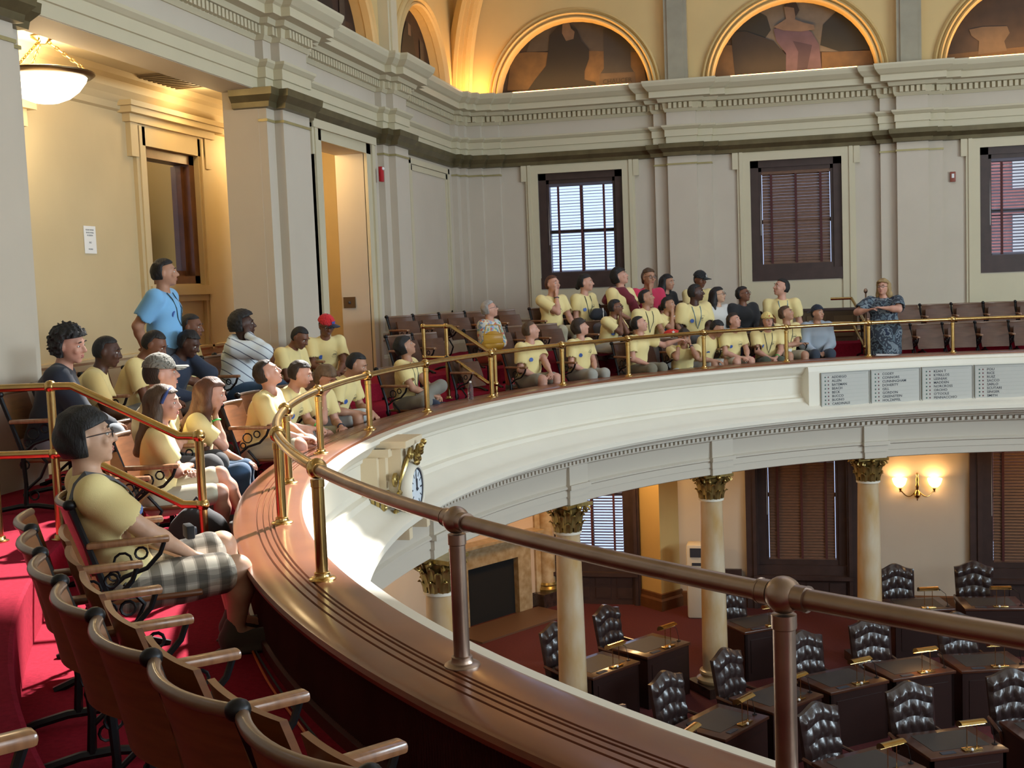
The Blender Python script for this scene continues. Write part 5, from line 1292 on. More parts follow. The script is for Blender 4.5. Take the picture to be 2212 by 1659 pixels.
# --- left group
PL_ = lambda *a, **k: person(*a, group=GL, h=k.pop('h', .0095), **k)
PL_(148, 742, 8.9, 'curly dark-haired young man in a navy sweatshirt turned toward the camera', tier=T2, phi=95, look=62, pitch=-12, roll=-6, lean=14, hair=('curly', 'black'), skin='fair', shirt=NAVYD, sleeve='long', bottoms=('trousers', (.20, .22, .25)), sticker=False, crest=False, arms=['thigh', 'clasp'])
PL_(230, 757, 9.6, 'boy with close-cropped black hair in yellow seated beside the navy sweatshirt', tier=T2, phi=88, look=76, pitch=-14, lean=22, hair=('buzz', 'black'), skin='dark', arms=['clasp', 'clasp'], band=[(1, PAPER)], bottoms=('shorts', KH))
PL_(333, 742, 10.6, 'dark-haired boy in yellow looking down, in front of the man in light blue', tier=T2, phi=80, look=72, pitch=-32, lean=24, hair=('buzz', 'black'), skin='brown', arms=['clasp', 'clasp'], bottoms=('shorts', GRY), band=[(1, GREENB)])
PL_(354, 588, 11.4, 'standing man in a light blue t-shirt with a lanyard', tier=T2, stand=True, phi=66, look=86, pitch=0, lean=0, hair=('short', 'black'), skin='tan', shirt=SKY, arms=['behind', 'behind'], bottoms=('trousers', (.06, .07, .09)), crest=False, lanyard=LANY, build=1.12)
PL_(412, 704, 12.2, 'shaven-headed boy in yellow half hidden behind the navy hooded jacket', tier=T2, phi=72, look=70, pitch=-10, lean=12, hair=('buzz', 'black'), skin='brown', arms=['thigh', 'thigh'])
PL_(408, 740, 11.2, 'person in a dark navy jacket leaning their face on one fist with a green wristband', tier=T2, phi=64, look=64, pitch=-30, lean=24, hair=('short', 'black'), skin='dark', shirt=NAVY, sleeve='long', arms=['cheek', 'thigh'], bottoms=('trousers', GRY), sticker=False, crest=False, band=[(0, GREENB)])
PL_(524, 700, 12.3, 'boy in a white hooded sweatshirt with thin printed lines holding his ear', tier=T2, phi=66, look=92, pitch=2, lean=10, hair=('afro', 'black'), skin='dark', shirt=HOODP, sleeve='long', hood=True, arms=['thigh', 'ear'], bottoms=('trousers', JN), sticker=False, crest=False, build=1.1, wrinkle=.006)
PL_(648, 727, 13.2, 'boy with a shaved head in yellow looking down at his hands', tier=T2, phi=58, look=56, pitch=-34, lean=22, hair=('buzz', 'black'), skin='brown', arms=['clasp', 'clasp'], bottoms=('trousers', JN))
PL_(705, 702, 13.9, 'boy in glasses wearing a bright red cap with a navy brim', tier=T2, phi=20, look=18, pitch=-20, lean=14, hair=('undercap', 'black'), skin='brown', arms=['clasp', 'clasp'], glasses=True, cap=((.62, .02, .03), (.012, .018, .04), 28, ('ny', .052, (.05, .10, .40))))
PL_(345, 806, 9.0, 'young man in a worn grey-green cap looking to the right', phi=80, look=94, pitch=2, lean=8, hair=('undercap', 'dkbrown'), skin='fair', build=1.15, arms=['lap', 'cross'], cap=((.20, .19, .16), (.20, .19, .16), 0, None), bottoms=('trousers', (.03, .03, .035)), sticker=False)
def headband(root, c):
    HC, HR, HF, HU, s = c['HC'], c['HR'], c['HF'], c['HU'], c['s']
    MB().tube([tuple(HC+s*(HR*.094*math.cos(a)+(HU*.92+HF*.30)*.108*math.sin(a)+HF*.02)) for a in [PI*k/14 for k in range(15)]], .012*s, 7).build('headband', cloth('blue_headband', (.03, .06, .20)), root)
PL_(352, 868, 8.2, 'girl with long brown hair and a blue headband, arms folded and bare legs crossed', phi=92, look=72, pitch=-6, lean=4, hair=('long', 'brown'), skin='fair', arms=['cross', 'cross'], knees=[[-.07, .44, .13], [.09, .42, .03]], feet=[[.02, .55, .22], [.10, .40, .085]], bottoms=('shorts', (.50, .46, .34)), shoes=(.02, .02, .02), sticker=False, crest=False, extras=headband, build=.92)
PL_(455, 848, 9.2, 'girl with long auburn hair resting her face on her hand, in blue jeans', phi=80, look=82, pitch=-16, lean=14, hair=('long', 'auburn'), skin='fair', arms=['thigh', 'chin'], bottoms=('trousers', JN), sticker=False, crest=False, band=[(1, GREENB)], build=.92)
PL_(575, 806, 10.1, 'man with cropped brown hair looking up with his mouth open', phi=70, look=88, pitch=20, lean=14, hair=('crew', 'dkbrown'), skin='fair', arms=['thigh', 'clasp'], bottoms=('shorts', KH), mouth=True, build=1.08)
PL_(648, 806, 10.9, 'boy with short dark hair in yellow leaning forward with a green wristband', phi=64, look=78, pitch=-18, lean=26, hair=('short', 'dkbrown'), skin='fair', arms=['clasp', 'clasp'], bottoms=('shorts', LG), band=[(0, GREENB)])
PL_(703, 815, 11.3, 'boy with brown fringe hiding his mouth behind his hand', phi=54, look=52, pitch=-30, lean=26, hair=('mop', 'ltbrown'), skin='fair', arms=['clasp', 'chin'], bottoms=('shorts', KH), band=[(0, NAVY)])
PL_(770, 786, 12.0, 'dark-haired boy in yellow bending forward with hands on pale shorts', phi=62, look=78, pitch=-26, lean=30, hair=('crew', 'black'), skin='tan', arms=['knee', 'thigh'], bottoms=('shorts', LG))
# --- across the balcony
PF = lambda *a, **k: person(*a, group=GF, h=k.pop('h', .0125), **k)
PF(873, 748, 13.5, 'boy with thick black hair sitting cross-legged and looking up', phi=62, look=92, pitch=20, lean=4, hair=('mop', 'black'), skin='tan', arms=['clasp', 'clasp'], bottoms=('trousers', (.20, .19, .16)), knees=[[-.10, .42, .20], [.24, .38, .05]], feet=[[.16, .30, .48], [-.12, .32, .42]], lanyard=LANY, shoes=(.03, .04, .07), h=.011)
PF(1056, 667, 16.4, 'grey-haired woman in glasses and a colourful floral shirt', tier=T2, phi=55, look=92, pitch=10, lean=4, hair=('short', 'grey'), skin='fair', shirt=FLORAL, sleeve='long', arms=['cross', 'lap'], bottoms=('trousers', (.45, .08, .05)), glasses=True, sticker=False, crest=False)
PF(1145, 713, 15.6, 'young man with short brown hair in profile, leftmost of the far front row', phi=42, look=92, pitch=6, lean=6, hair=('crew', 'brown'), skin='fair', arms=['clasp', 'lap'], bottoms=('shorts', (.28, .25, .19)), build=1.08)
PF(1252, 707, 16.2, 'curly-haired boy with sunglasses pushed up on his head', phi=40, look=90, pitch=12, lean=6, hair=('mop', 'dkbrown'), skin='fair', arms=['lap', 'lap'], bottoms=('trousers', (.33, .32, .28)), extras=lambda r_, c: c['put'](GLASS_ME, 'sunglasses', c['HC']+c['s']*(c['HU']*.075-c['HF']*.01)))
PF(1380, 700, 16.9, 'dark-haired young man stretching his arm along the brass rail', phi=48, look=82, pitch=12, lean=10, hair=('crew', 'black'), skin='fair', arms=[([-.52, .42, .42], [-.9, .2, -.2], 'l', [-.3, -.2, -.9]), 'thigh'], bottoms=('trousers', (.18, .16, .11)), sticker=False, crest=False)
PF(1478, 726, 17.4, 'boy leaning his face on both fists with bracelets on his wrists', phi=10, look=8, pitch=-14, lean=32, hair=('short', 'dkbrown'), skin='tan', arms=['cheek', 'cheek'], bottoms=('shorts', LG), sticker=False, crest=False, band=[(0, NAVY), (1, mat('yellow_band', (.6, .55, .05), .5))])
PF(1549, 708, 17.9, 'dark-haired boy bent forward behind the rail post with a dark strap', phi=50, look=66, pitch=-30, lean=28, hair=('short', 'black'), skin='tan', arms=['knee', 'thigh'], bottoms=('shorts', LG), crest=False)
PF(1584, 692, 18.1, 'boy with dark fringe and open mouth beside the yellow cap', phi=34, look=58, pitch=8, lean=16, hair=('short', 'dkbrown'), skin='fair', arms=['clasp', 'clasp'], bottoms=('shorts', (.45, .40, .30)), mouth=True)
PF(1657, 692, 18.5, 'girl with long brown hair in a yellow cap', phi=16, look=20, pitch=6, lean=12, hair=('long', 'dkbrown'), skin='fair', arms=['clasp', 'clasp'], bottoms=('trousers', (.07, .08, .05)), lanyard=LANY, cap=((.75, .60, .22), (.75, .60, .22), 0, ('o', .04, (.5, .06, .03))), band=[(0, GREENB)], build=1.06)
PF(1697, 677, 18.75, 'brown-haired boy in yellow looking up beside the rail post', phi=26, look=74, pitch=14, lean=8, hair=('short', 'brown'), skin='tan', arms=['cross', 'cross'], bottoms=('shorts', KH), lanyard=LANY)
PF(1765, 676, 19.0, 'boy in a grey-blue hooded sweatshirt and backward dark cap', phi=14, look=46, pitch=6, lean=8, hair=('undercap', 'black'), skin='tan', shirt=GRH, sleeve='long', hood=True, arms=['lap', 'lap'], bottoms=('trousers', (.03, .04, .06)), cap=((.012, .018, .035), (.012, .018, .035), 180, None), sticker=False, crest=False)
def cap_strap(root, c): pass
PF(1329, 663, 18.0, 'boy in glasses clasping his hands under his chin', tier=T2, phi=52, look=80, pitch=0, lean=22, hair=('short', 'black'), skin='brown', arms=['chin', 'chin'], glasses=True, bottoms=('shorts', LG), crest=False)
PF(1395, 643, 18.3, 'young man with cropped hair and dark braces-like cords over yellow', tier=T2, phi=40, look=74, pitch=10, lean=12, hair=('crew', 'black'), skin='tan', arms=['thigh', 'thigh'], bottoms=('trousers', (.5, .5, .47)), lanyard=LANY, sticker=False, crest=False)
PF(1443, 657, 18.6, 'dark-haired girl with both hands on her chin and a round wristwatch', tier=T2, phi=40, look=64, pitch=0, lean=20, hair=('bun', 'black'), skin='tan', arms=['chin', 'chin'], crest=False, band=[(0, PAPER)], bottoms=('shorts', GRY), build=.92)
PF(1502, 631, 18.75, 'broad bald-headed man in yellow with a blue lanyard and badge', tier=T2, phi=22, look=92, pitch=0, lean=8, hair=('buzz', 'black'), skin='dark', arms=['lap', 'lap'], lanyard=LANB, build=1.25, bottoms=('trousers', (.12, .13, .15)), band=[(0, GREENB)])
PF(1550, 637, 19.1, 'girl with long black hair and glasses in an off-white jacket', tier=T2, phi=34, look=72, pitch=6, lean=6, hair=('long', 'black'), skin='asian', shirt=WHJ, sleeve='long', arms=['lap', 'lap'], glasses=True, sticker=False, crest=False, bottoms=('trousers', (.05, .06, .1)), build=.95)
PF(1604, 635, 19.3, 'boy in glasses and a black fleece jacket', tier=T2, phi=26, look=64, pitch=8, lean=6, hair=('short', 'black'), skin='brown', shirt=BLK, sleeve='long', arms=['thigh', 'thigh'], glasses=True, sticker=False, crest=False, bottoms=('trousers', (.03, .03, .04)), build=1.08)
PF(1689, 620, 19.5, 'dark-haired young man in yellow looking away to the left', tier=T2, phi=14, look=-62, pitch=10, lean=4, hair=('crew', 'black'), skin='fair', arms=['lap', 'lap'], lanyard=LANB, crest=False, sticker=False, bottoms=('trousers', (.10, .12, .15)))
PF(1193, 613, 18.3, 'young man with red-brown hair holding his hand to his mouth', tier=T3, phi=36, look=48, pitch=4, lean=4, hair=('crew', 'auburn'), skin='fair', arms=['thigh', 'chin'], bottoms=('trousers', (.40, .36, .25)), band=[(1, NAVY)], sticker=False)
def black_bag(root, c):
    b = Field((-.2, -.12, -.12), (.2, .12, .14), .014); b.ell((0, 0, 0), np.eye(3), (.165, .08, .105), .02, noise=(.008, 30, 1)); 
    o = empty('shoulder_bag', label='black shoulder bag with a pale strap on a lap in the last row', cat='bag'); link('bag_body', b.mesh('bag_body', cloth('black_nylon', (.012, .014, .02))), o)
    p = c['A']([-.06, .26, .22]); o.location = root.matrix_basis @ Vector(tuple(p)); o.rotation_euler = (0, 0, root.rotation_euler.z)
    MB().tube([(-.03, .075, -.09), (-.02, .088, 0), (-.04, .06, .10)], .009, 6).build('strap', PAPER, o)
PF(1264, 610, 18.7, 'woman with tied-back black hair and a thin black lanyard', tier=T3, phi=44, look=76, pitch=0, lean=4, hair=('bun', 'black'), skin='fair', arms=['lap', 'lap'], lanyard=LANY, bottoms=('trousers', (.10, .10, .12)), extras=black_bag, build=.92)
def maroon_cloth(root, c):
    Q = Field((-.35, -.3, -.1), (.35, .4, .8), .0125)
    A, U, Rv, Fv, s = c['A'], c['U'], c['Rv'], c['Fv'], c['s']
    Q = Field(A([-.3, -.25, .0]), A([.32, .35, .62]), .0125)
    pts = [A(U*.36+Rv*.22-Fv*.05), A(U*.47+Rv*.13-Fv*.02), A(U*.46+Rv*.02+Fv*.07), A(U*.36-Rv*.06+Fv*.13), A(U*.25-Rv*.12+Fv*.15)]
    for a, b_ in zip(pts[:-1], pts[1:]): Q.cone(a, b_, .062*s, .068*s, .04)
    Q.wrinkle(.006, 40, 1.); link('draped_jacket', Q.mesh('draped_jacket', MAROON), root)
PF(1337, 597, 19.0, 'young man with shaggy black hair and a maroon jacket draped over his shoulder', tier=T3, phi=44, look=76, pitch=16, lean=2, hair=('mop', 'black'), skin='fair', arms=['thigh', 'thigh'], bottoms=('trousers', (.2, .2, .2)), sticker=False, extras=maroon_cloth)
PF(1401, 598, 19.3, 'woman in glasses and a hot pink shirt with a black diagonal strap', tier=T3, phi=24, look=34, pitch=-4, lean=2, hair=('bun', 'brown'), skin='tan', shirt=PINK, arms=['lap', 'chin'], glasses=True, crest=False, bottoms=('trousers', (.05, .06, .1)), build=.98,
   extras=lambda r_, c: MB().tube([tuple(c['dec'](c['A'](c['U']*(.50-.42*k/8)+c['Rv']*(.09-.2*k/8)), c['Fv'])+c['Fv']*.006) for k in range(9)], .014, 6).build('bag_strap', BLK, r_))
PF(1441, 609, 19.6, 'girl with long straight black hair in a black top, last row', tier=T3, phi=44, look=62, pitch=-6, lean=4, hair=('long', 'black'), skin='tan', shirt=BLK, arms=['lap', 'lap'], sticker=False, crest=False, bottoms=('trousers', (.03, .03, .03)), build=.92)
PF(1512, 603, 19.9, 'young man in a black cap with a white emblem, behind the bald-headed man', tier=T3, phi=28, look=34, pitch=-12, lean=6, hair=('undercap', 'black'), skin='brown', shirt=YEL, sleeve='short', arms=['thigh', 'thigh'], cap=((.012, .012, .014), (.012, .012, .014), 20, ('S', .05, (.6, .6, .6))), sticker=False, crest=False, bottoms=('trousers', (.03, .03, .04)))
def speaker(root, c): pass
WOMAN = person(1908, 620, 19.25, 'standing woman with long blond hair in a blue patterned dress, hands raised', tier=0, stand=True, phi=-8, look=-20, pitch=4, lean=2, hair=('bob', 'blond'), skin='fair', shirt=DRESS, dress=True, build=1.3, arms=[([-.02, .33, .36], [.8, .25, .15], 'l', [-1, .1, -.25]), ([.20, .30, .33], [-.9, .2, .25], 'l', [1, .2, -.6])], sticker=False, crest=False, glasses=True, bottoms=('skirt', KH), shoes=(.03, .03, .04), h=.012)

# ================================================================== THEATRE SEATS
def make_seat(folded, wood=CHAIRW, name='theatre_seat'):
    c = empty(name); n = 12; V = []; F = []
    def ply(rows, mt, nm, th=.016, smooth=True):
        V = []; F = []; m_ = len(rows); 
        for (hw, y0, z, cu) in rows:
            for i in range(n+1):
                u = i/n*2-1; V.append((u*hw, y0+cu*(u*u-1)*1.0, z))
        off = len(V)
        for (hw, y0, z, cu) in rows:
            for i in range(n+1):
                u = i/n*2-1; V.append((u*hw, y0+cu*(u*u-1)-th, z+.0))
        for j in range(m_-1):
            for i in range(n): a = j*(n+1)+i; F.append((a+1, a, a+n+1, a+n+2)); b = a+off; F.append((b, b+1, b+n+2, b+n+1))
        for j in range(m_-1):
            a = j*(n+1); F.append((a, a+off, a+off+n+1, a+n+1)); a = a+n; F.append((a+n+1, a+n+1+off, a+off, a))
        for i in range(n): F.append((i, i+1, i+1+off, i+off)); a = (m_-1)*(n+1)+i; F.append((a+1, a, a+off, a+1+off))
        mb = MB(); mb.add(V, F, smooth); return mb.build(nm, mt, c)
    cu = .055
    ply([(.218, -.098, .48, cu), (.225, -.108, .54, cu), (.228, -.13, .64, cu), (.230, -.165, .775, cu), (.232, -.175, .80, cu)], wood, 'backrest')
    # rounded top edge of the back
    mb = MB(); mb.tube([((i/n*2-1)*.234, -.184+cu*((i/n*2-1)**2-1), .803) for i in range(n+1)], .017, 10); mb.build('top_rail', mat('seat_rail_wood', (.20, .115, .07), .35, var=.3, vscale=8, coat=.4), c)
    if folded: ply([(.205, .06, .43, .02), (.215, -.0, .60, .03), (.20, -.045, .74, .02)][::1], wood, 'seat', .02)
    else:
        mb = MB(); mb.box((-.21, -.08, .335), (.21, .36, .36), bev=.01); mb.build('seat', wood, c)
    return c
def make_side():
    s_ = MB(); r = .011
    s_.tube([(0, -.30, 0), (0, -.22, .03), (0, -.10, .05), (0, .02, .05), (0, .14, .03), (0, .22, 0)], [.02, .018, .018, .018, .018, .02], 6)
    s_.tube([(0, -.06, .04), (0, -.05, .2), (0, -.06, .42), (0, -.11, .58), (0, -.17, .76), (0, -.185, .81)], [.018, .015, .018, .016, .016, .018], 6)
    s_.tube([(0, -.07, .40), (0, .02, .47), (0, .12, .50), (0, .18, .56), (0, .20, .61)], r, 6); s_.tube([(0, -.06, .15), (0, .05, .24), (0, .10, .34), (0, .02, .44)], r, 6)
    for (y, z, q) in ((.02, .54, .038), (.10, .57, .026), (-.05, .33, .03), (.0, .12, .03), (-.02, .62-.14, .022)): s_.tube([(0, y+q*math.cos(a), z+q*math.sin(a)) for a in [k*PI/5 for k in range(10)]], .006, 5, closed=True)
    return s_
sm_ = make_side().mesh('side_frame', IRON)
pm_ = MB().box((-.005, -.11, .40), (.005, .16, .60)).mesh('side_plate', IRON)
am_ = MB().box((-.026, -.13, .610), (.026, .225, .640), bev=.011).mesh('armrest', mat('armrest_wood', (.34, .16, .075), .3, var=.35, vscale=7, stretch=(1, 8, 1), coat=.5))
capm_ = MB().sphere((0, -.186, .812), (.026, .030, .026), 12, 8).mesh('frame_cap', IRON)
def side(c, x):
    for me, nm in ((sm_, 'side_frame'), (am_, 'armrest'), (capm_, 'frame_cap')):
        o = link(nm, me, c); o.location = (x, 0, 0)
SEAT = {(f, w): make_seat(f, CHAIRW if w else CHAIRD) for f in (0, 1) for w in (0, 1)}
for k in SEAT: side(SEAT[k], .255)
used = set()
def place_seat(t, d, z, folded, label, group, right=False, light_=1, rz=None, xy=None):
    k = (1 if folded else 0, light_); o = SEAT[k] if k not in used else copy_tree(SEAT[k]); used.add(k)
    p = ov(t, d) if xy is None else Vector((xy[0], xy[1], 0)); o.location = (p.x, p.y, z); q = oval_n(t); h_ = math.atan2(-q.y, -q.x) if rz is None else rz; o.rotation_euler = (0, 0, h_-PI/2)
    tag(o, label, 'seat', group)
    if right: side(o, -.255)
    return o
seat_list = []
def seat_t(d, t, step):      # advance by arc length at offset d
    p = ov(t, d); dt = .0005*(1 if step > 0 else -1); q = ov(t+dt, d); return t+dt*abs(step)/(q-p).length
occ = []
ORD = ['first', 'second', 'third', 'fourth', 'fifth', 'sixth', 'seventh', 'eighth', 'ninth', 'tenth', 'eleventh', 'twelfth', 'thirteenth']
for P_ in PEOPLE:
    if 'standing' in P_['label']: continue
    d_, t_ = off_of(P_.location); z = P_.location.z; lab = P_['label']
    occ.append((d_, t_, z))
    if P_ is BOY: continue
    w = lab.split(); short = ' '.join(w[:9]); 
    q = Vector((math.cos(P_.rotation_euler.z+PI/2), math.sin(P_.rotation_euler.z+PI/2)))
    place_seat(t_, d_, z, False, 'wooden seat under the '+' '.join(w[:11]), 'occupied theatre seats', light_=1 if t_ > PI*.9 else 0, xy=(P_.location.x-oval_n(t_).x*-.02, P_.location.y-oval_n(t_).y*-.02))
# the near front row: an unbroken line of folded seats running toward the camera
d_f = 1.04; bd, bt, bz = occ[0]
place_seat(bt, bd+.03, 0, False, 'light wooden seat under the young man with the shoulder bag', 'occupied theatre seats', right=True)
t = bt
for i in range(9):
    t = seat_t(1.15, t, .50 if True else 0)
    place_seat(t, 1.0, 0, True, 'empty folded wooden seat, %s toward the camera from the young man with the shoulder bag' % ORD[i], 'near front row of empty seats')
t = bt+.02; 
for i in range(8):          # second row behind, near part
    t2 = seat_t(2.0, t, .53); t = t2; p = ov(t, 1.86)
    if math.hypot(p.x, p.y) < 1.15 or i < 2: continue
    place_seat(t, 1.86, T2, True, 'empty folded seat behind the near front row, %s from the aisle' % ORD[i], 'second row of empty near seats')
def fill(d, z, ta, tb, lab, grp, light_=1, skip=lambda p: False):
    t = ta; k = 0
    while t > tb:
        p = ov(t, d)
        if all(abs(z-o[2]) > .1 or (ov(o[1], d)-p).length > .47 for o in occ) and not skip(p):
            place_seat(t, d, z, True, '%s, %s from its left end' % (lab, ORD[min(k, 12)]), grp, light_=light_); occ.append((d, t, z)); t = seat_t(d, t, -.50); k += 1
        else: t = seat_t(d, t, -.06)
GE = 'empty folded theatre seats across the balcony'
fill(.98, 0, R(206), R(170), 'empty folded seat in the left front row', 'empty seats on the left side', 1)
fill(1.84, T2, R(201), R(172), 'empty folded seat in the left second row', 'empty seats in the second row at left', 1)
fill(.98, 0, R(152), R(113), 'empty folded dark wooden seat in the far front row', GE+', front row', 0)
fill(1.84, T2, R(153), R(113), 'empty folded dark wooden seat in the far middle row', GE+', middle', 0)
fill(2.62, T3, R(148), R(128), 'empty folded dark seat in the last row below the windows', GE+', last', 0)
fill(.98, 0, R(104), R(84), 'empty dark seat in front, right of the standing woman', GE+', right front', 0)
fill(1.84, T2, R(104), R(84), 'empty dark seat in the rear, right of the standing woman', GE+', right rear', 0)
# remove prototype seats that were never used
for k, o in SEAT.items():
    if k not in used:
        for ch in list(o.children): bpy.data.objects.remove(ch)
        bpy.data.objects.remove(o)
# ================================================================== MURALS, LAMPS, SMALL THINGS
def mural(name, label, cfun, base, polys, plane_axis, plane_val, letters=None):
    o = empty(name, tuple(cfun(0, 0)), label=label, cat='mural'); k = -o.location
    n = 28; r = LR+.03
    pts = [(r*math.cos(PI*i/n), r*math.sin(PI*i/n)) for i in range(n+1)]
    mb = MB(); V = [cfun(a, b) for a, b in pts]+[cfun(a, b, .03) for a, b in pts]; m_ = len(pts)
    mb.add(V, [tuple(range(m_)), tuple(range(2*m_-1, m_-1, -1))]+[(i, i+1, i+1+m_, i+m_) for i in range(m_-1)]); q = mb.build('canvas', base, o); q.location = k
    for j, (nm, mt, P_) in enumerate(polys):
        V = [at(900+x/1.686, y/1.686, plane_axis, plane_val) for x, y in P_]
        sh = Vector((0, -1, 0)) if plane_axis == 1 else Vector((1, 0, 0))
        V = [v+sh*(.004+.003*j) for v in V]; mb = MB(); mb.add(V, [tuple(range(len(V)))]); q = mb.build(nm, mt, o); q.location = k
    return o
MU = lambda n, c, v=.3: mat('paint_'+n, tuple(q*.3 for q in c), .7, var=v, vscale=5, detail=8)
mb_c = lambda c: (lambda a, b, d=0.: Vector((c+a, YB+.20+d, LZ+b)))
PV = YB+.195
mural('lunette_mural', 'arched mural of a bearded robed man seated beside a stone column', mb_c(LUN[0]), MU('umber', (.10, .06, .035), .5), [
    ('painted_sky', MU('dusk', (.13, .11, .09)), [(420, 130), (470, 90), (540, 66), (640, 72), (740, 110), (820, 185), (700, 195), (600, 180), (400, 190)]),
    ('painted_wall', MU('ochre', (.26, .15, .055), .4), [(330, 330), (345, 200), (395, 190), (470, 190), (620, 185), (820, 190), (838, 310), (650, 320)]),
    ('painted_column', MU('slate', (.055, .055, .06)), [(680, 106), (720, 98), (779, 118), (780, 245), (792, 262), (670, 268), (682, 250)]),
    ('painted_column_base', MU('stone', (.17, .12, .08)), [(668, 268), (796, 262), (798, 310), (664, 320)]),
    ('painted_robe', MU('black_robe', (.012, .010, .010), .2), [(512, 100), (545, 80), (585, 110), (600, 150), (628, 180), (628, 215), (612, 260), (612, 290), (652, 300), (655, 318), (400, 336), (432, 290), (472, 240), (480, 180), (484, 130)]),
    ('painted_face', MU('beard', (.36, .24, .16)), [(532, 82), (556, 80), (562, 104), (576, 116), (572, 142), (545, 150), (530, 122)]),
    ('painted_foreground', MU('dark_earth', (.05, .025, .015)), [(318, 352), (340, 330), (660, 316), (660, 326)])], 1, PV)
tx = text_mesh('CHAUCER', .115, MU('ink', (.02, .012, .008)), 'mural_lettering', None, 'CENTER', .0005); p = at(900+732/1.686, 303/1.686, 1, PV); mo = [o for o in bpy.data.objects if o.name == 'lunette_mural'][0]
tx.parent = mo; tx.matrix_local = Matrix.Translation(p+Vector((0, -.04, 0))-mo.location) @ Matrix.Rotation(PI/2, 4, 'X')
mural('lunette_mural', 'arched mural of a seated woman in a lavender gown between dark trees', mb_c(LUN[1]), MU('umber2', (.13, .075, .045), .5), [
    ('painted_sky', MU('pale_sky', (.30, .27, .22)), [(1190, 130), (1220, 40), (1290, 0), (1450, -40), (1540, 20), (1640, 130), (1560, 190), (1240, 180)]),
    ('painted_tree', MU('tree', (.022, .028, .02)), [(1195, 60), (1240, 40), (1275, 60), (1290, 110), (1262, 150), (1200, 160), (1150, 150)]),
    ('painted_tree', MU('tree', (.022, .028, .02)), [(1480, 90), (1530, 40), (1580, 30), (1640, 120), (1650, 180), (1540, 188), (1470, 165)]),
    ('painted_wall', MU('ochre', (.26, .15, .055), .4), [(1475, 190), (1655, 184), (1668, 250), (1475, 262)]),
    ('painted_wall', MU('ochre', (.26, .15, .055), .4), [(1100, 165), (1160, 165), (1160, 285), (1075, 290)]),
    ('painted_bench', MU('bench', (.035, .028, .022)), [(1145, 118), (1200, 115), (1300, 150), (1345, 200), (1348, 272), (1160, 285), (1150, 180)]),
    ('painted_gown', MU('lavender', (.22, .14, .21)), [(1300, 108), (1330, 95), (1410, 100), (1440, 120), (1466, 165), (1476, 262), (1345, 272), (1345, 195), (1310, 150)]),
    ('painted_drapery', MU('lavender_dark', (.10, .06, .11)), [(1370, 150), (1440, 165), (1420, 262), (1385, 268), (1390, 190)]),
    ('painted_figure', MU('skin_tone', (.42, .29, .20)), [(1338, 28), (1372, 20), (1380, 48), (1378, 72), (1412, 84), (1446, 92), (1450, 108), (1400, 116), (1336, 112), (1300, 100), (1345, 70)]),
    ('painted_hair', MU('hair', (.04, .02, .015)), [(1336, 24), (1350, 8), (1382, 10), (1394, 38), (1380, 62), (1374, 30)])], 1, PV)
mural('lunette_mural', 'arched mural with a carved column capital, cut off by the right edge', mb_c(LUN[2]), MU('umber3', (.10, .06, .04), .5), [
    ('painted_wall', MU('ochre', (.26, .15, .055), .4), [(1920, 200), (2212, 170), (2212, 218), (1912, 232)]),
    ('painted_capital', MU('stone2', (.28, .20, .13)), [(2012, 108), (2060, 98), (2150, 95), (2160, 120), (2140, 150), (2150, 185), (2045, 198), (2048, 150), (2020, 130)])], 1, PV)
ml_c = lambda c: (lambda a, b, d=0.: Vector((XL-.20-d, c-a, LZ+b)))
for c, lb in ((LY[0], 'dark reddish mural in the lunette next to the room corner'), (LY[1], 'dark mural in the second lunette above the niche'), (LY[2], 'mural in the lunette above the alcove opening'), (LY[3], 'mural in the lunette above the near left pier')):
    ps = []
    if c in LY[:2]:
        X = XL-.195
        def lp(u, v): return (u, v)
        o = mural('lunette_mural', lb, ml_c(c), MU('russet', (.085, .035, .022), .6), [], 0, X)
        for j, (nm, mt, P_) in enumerate([('painted_wall', MU('ochre_dark', (.16, .07, .03), .5), [(-1.3, 0), (1.3, 0), (1.1, .55), (-1.2, .5)]), ('painted_figure', MU('black_robe', (.012, .010, .010), .2), [(-.7, 0), (.5, 0), (.35, .6), (.2, 1.0), (-.1, 1.12), (-.3, .9), (-.5, .5)]), ('painted_drapery', MU('stone', (.17, .12, .08)), [(.55, 0), (.8, 0), (.8, .9), (.6, .95)]), ('painted_face', MU('beard', (.36, .24, .16)), [(-.06, .9), (.10, .9), (.10, 1.08), (-.04, 1.1)])]):
            mb = MB(); mb.add([Vector((X+.004+.003*j, c+u, LZ+v))-o.location for u, v in P_], [tuple(range(len(P_)))[::-1]]); mb.build(nm, mt, o)
    else: mural('lunette_mural', lb, ml_c(c), MU('russet', (.085, .035, .022), .6), [], 0, XL-.195)
# cove lamps standing on the cornice, shining up at the murals
COVE = mat('cove_lamp_glow', (1, .6, .25), .5, emit=(1, .50, .14), estr=10)
def cove(i, p, ax, L_, pw, lab):
    o = empty('cove_lamp', p, 0 if ax == 0 else PI/2, label=lab, cat='lamp', group='cove lamps on the cornice')
    MB().box((-L_/2, -.04, 0), (L_/2, .04, .05)).build('trough', TRIM, o); MB().box((-L_/2+.03, -.02, .05), (L_/2-.03, .02, .066)).build('tube', COVE, o)
    n_ = Vector((0, 1, 0)) if ax == 0 else Vector((-1, 0, 0))
    light('cove_light', 'AREA', Vector(p)+Vector((0, 0, .09))-n_*.12, pw, (1, .52, .17), Vector(p)+n_*.38+Vector((0, 0, 1.2)), L_*.9 if ax == 0 else .05, .05 if ax == 0 else L_*.9)
for i, c in enumerate(LUN[:3]): cove(i, (c, YB-.10, 5.10), 0, 2.3, 26, ['cove lamp below the mural of the bearded man', 'cove lamp below the mural of the woman in lavender', 'cove lamp below the right-hand mural'][i])
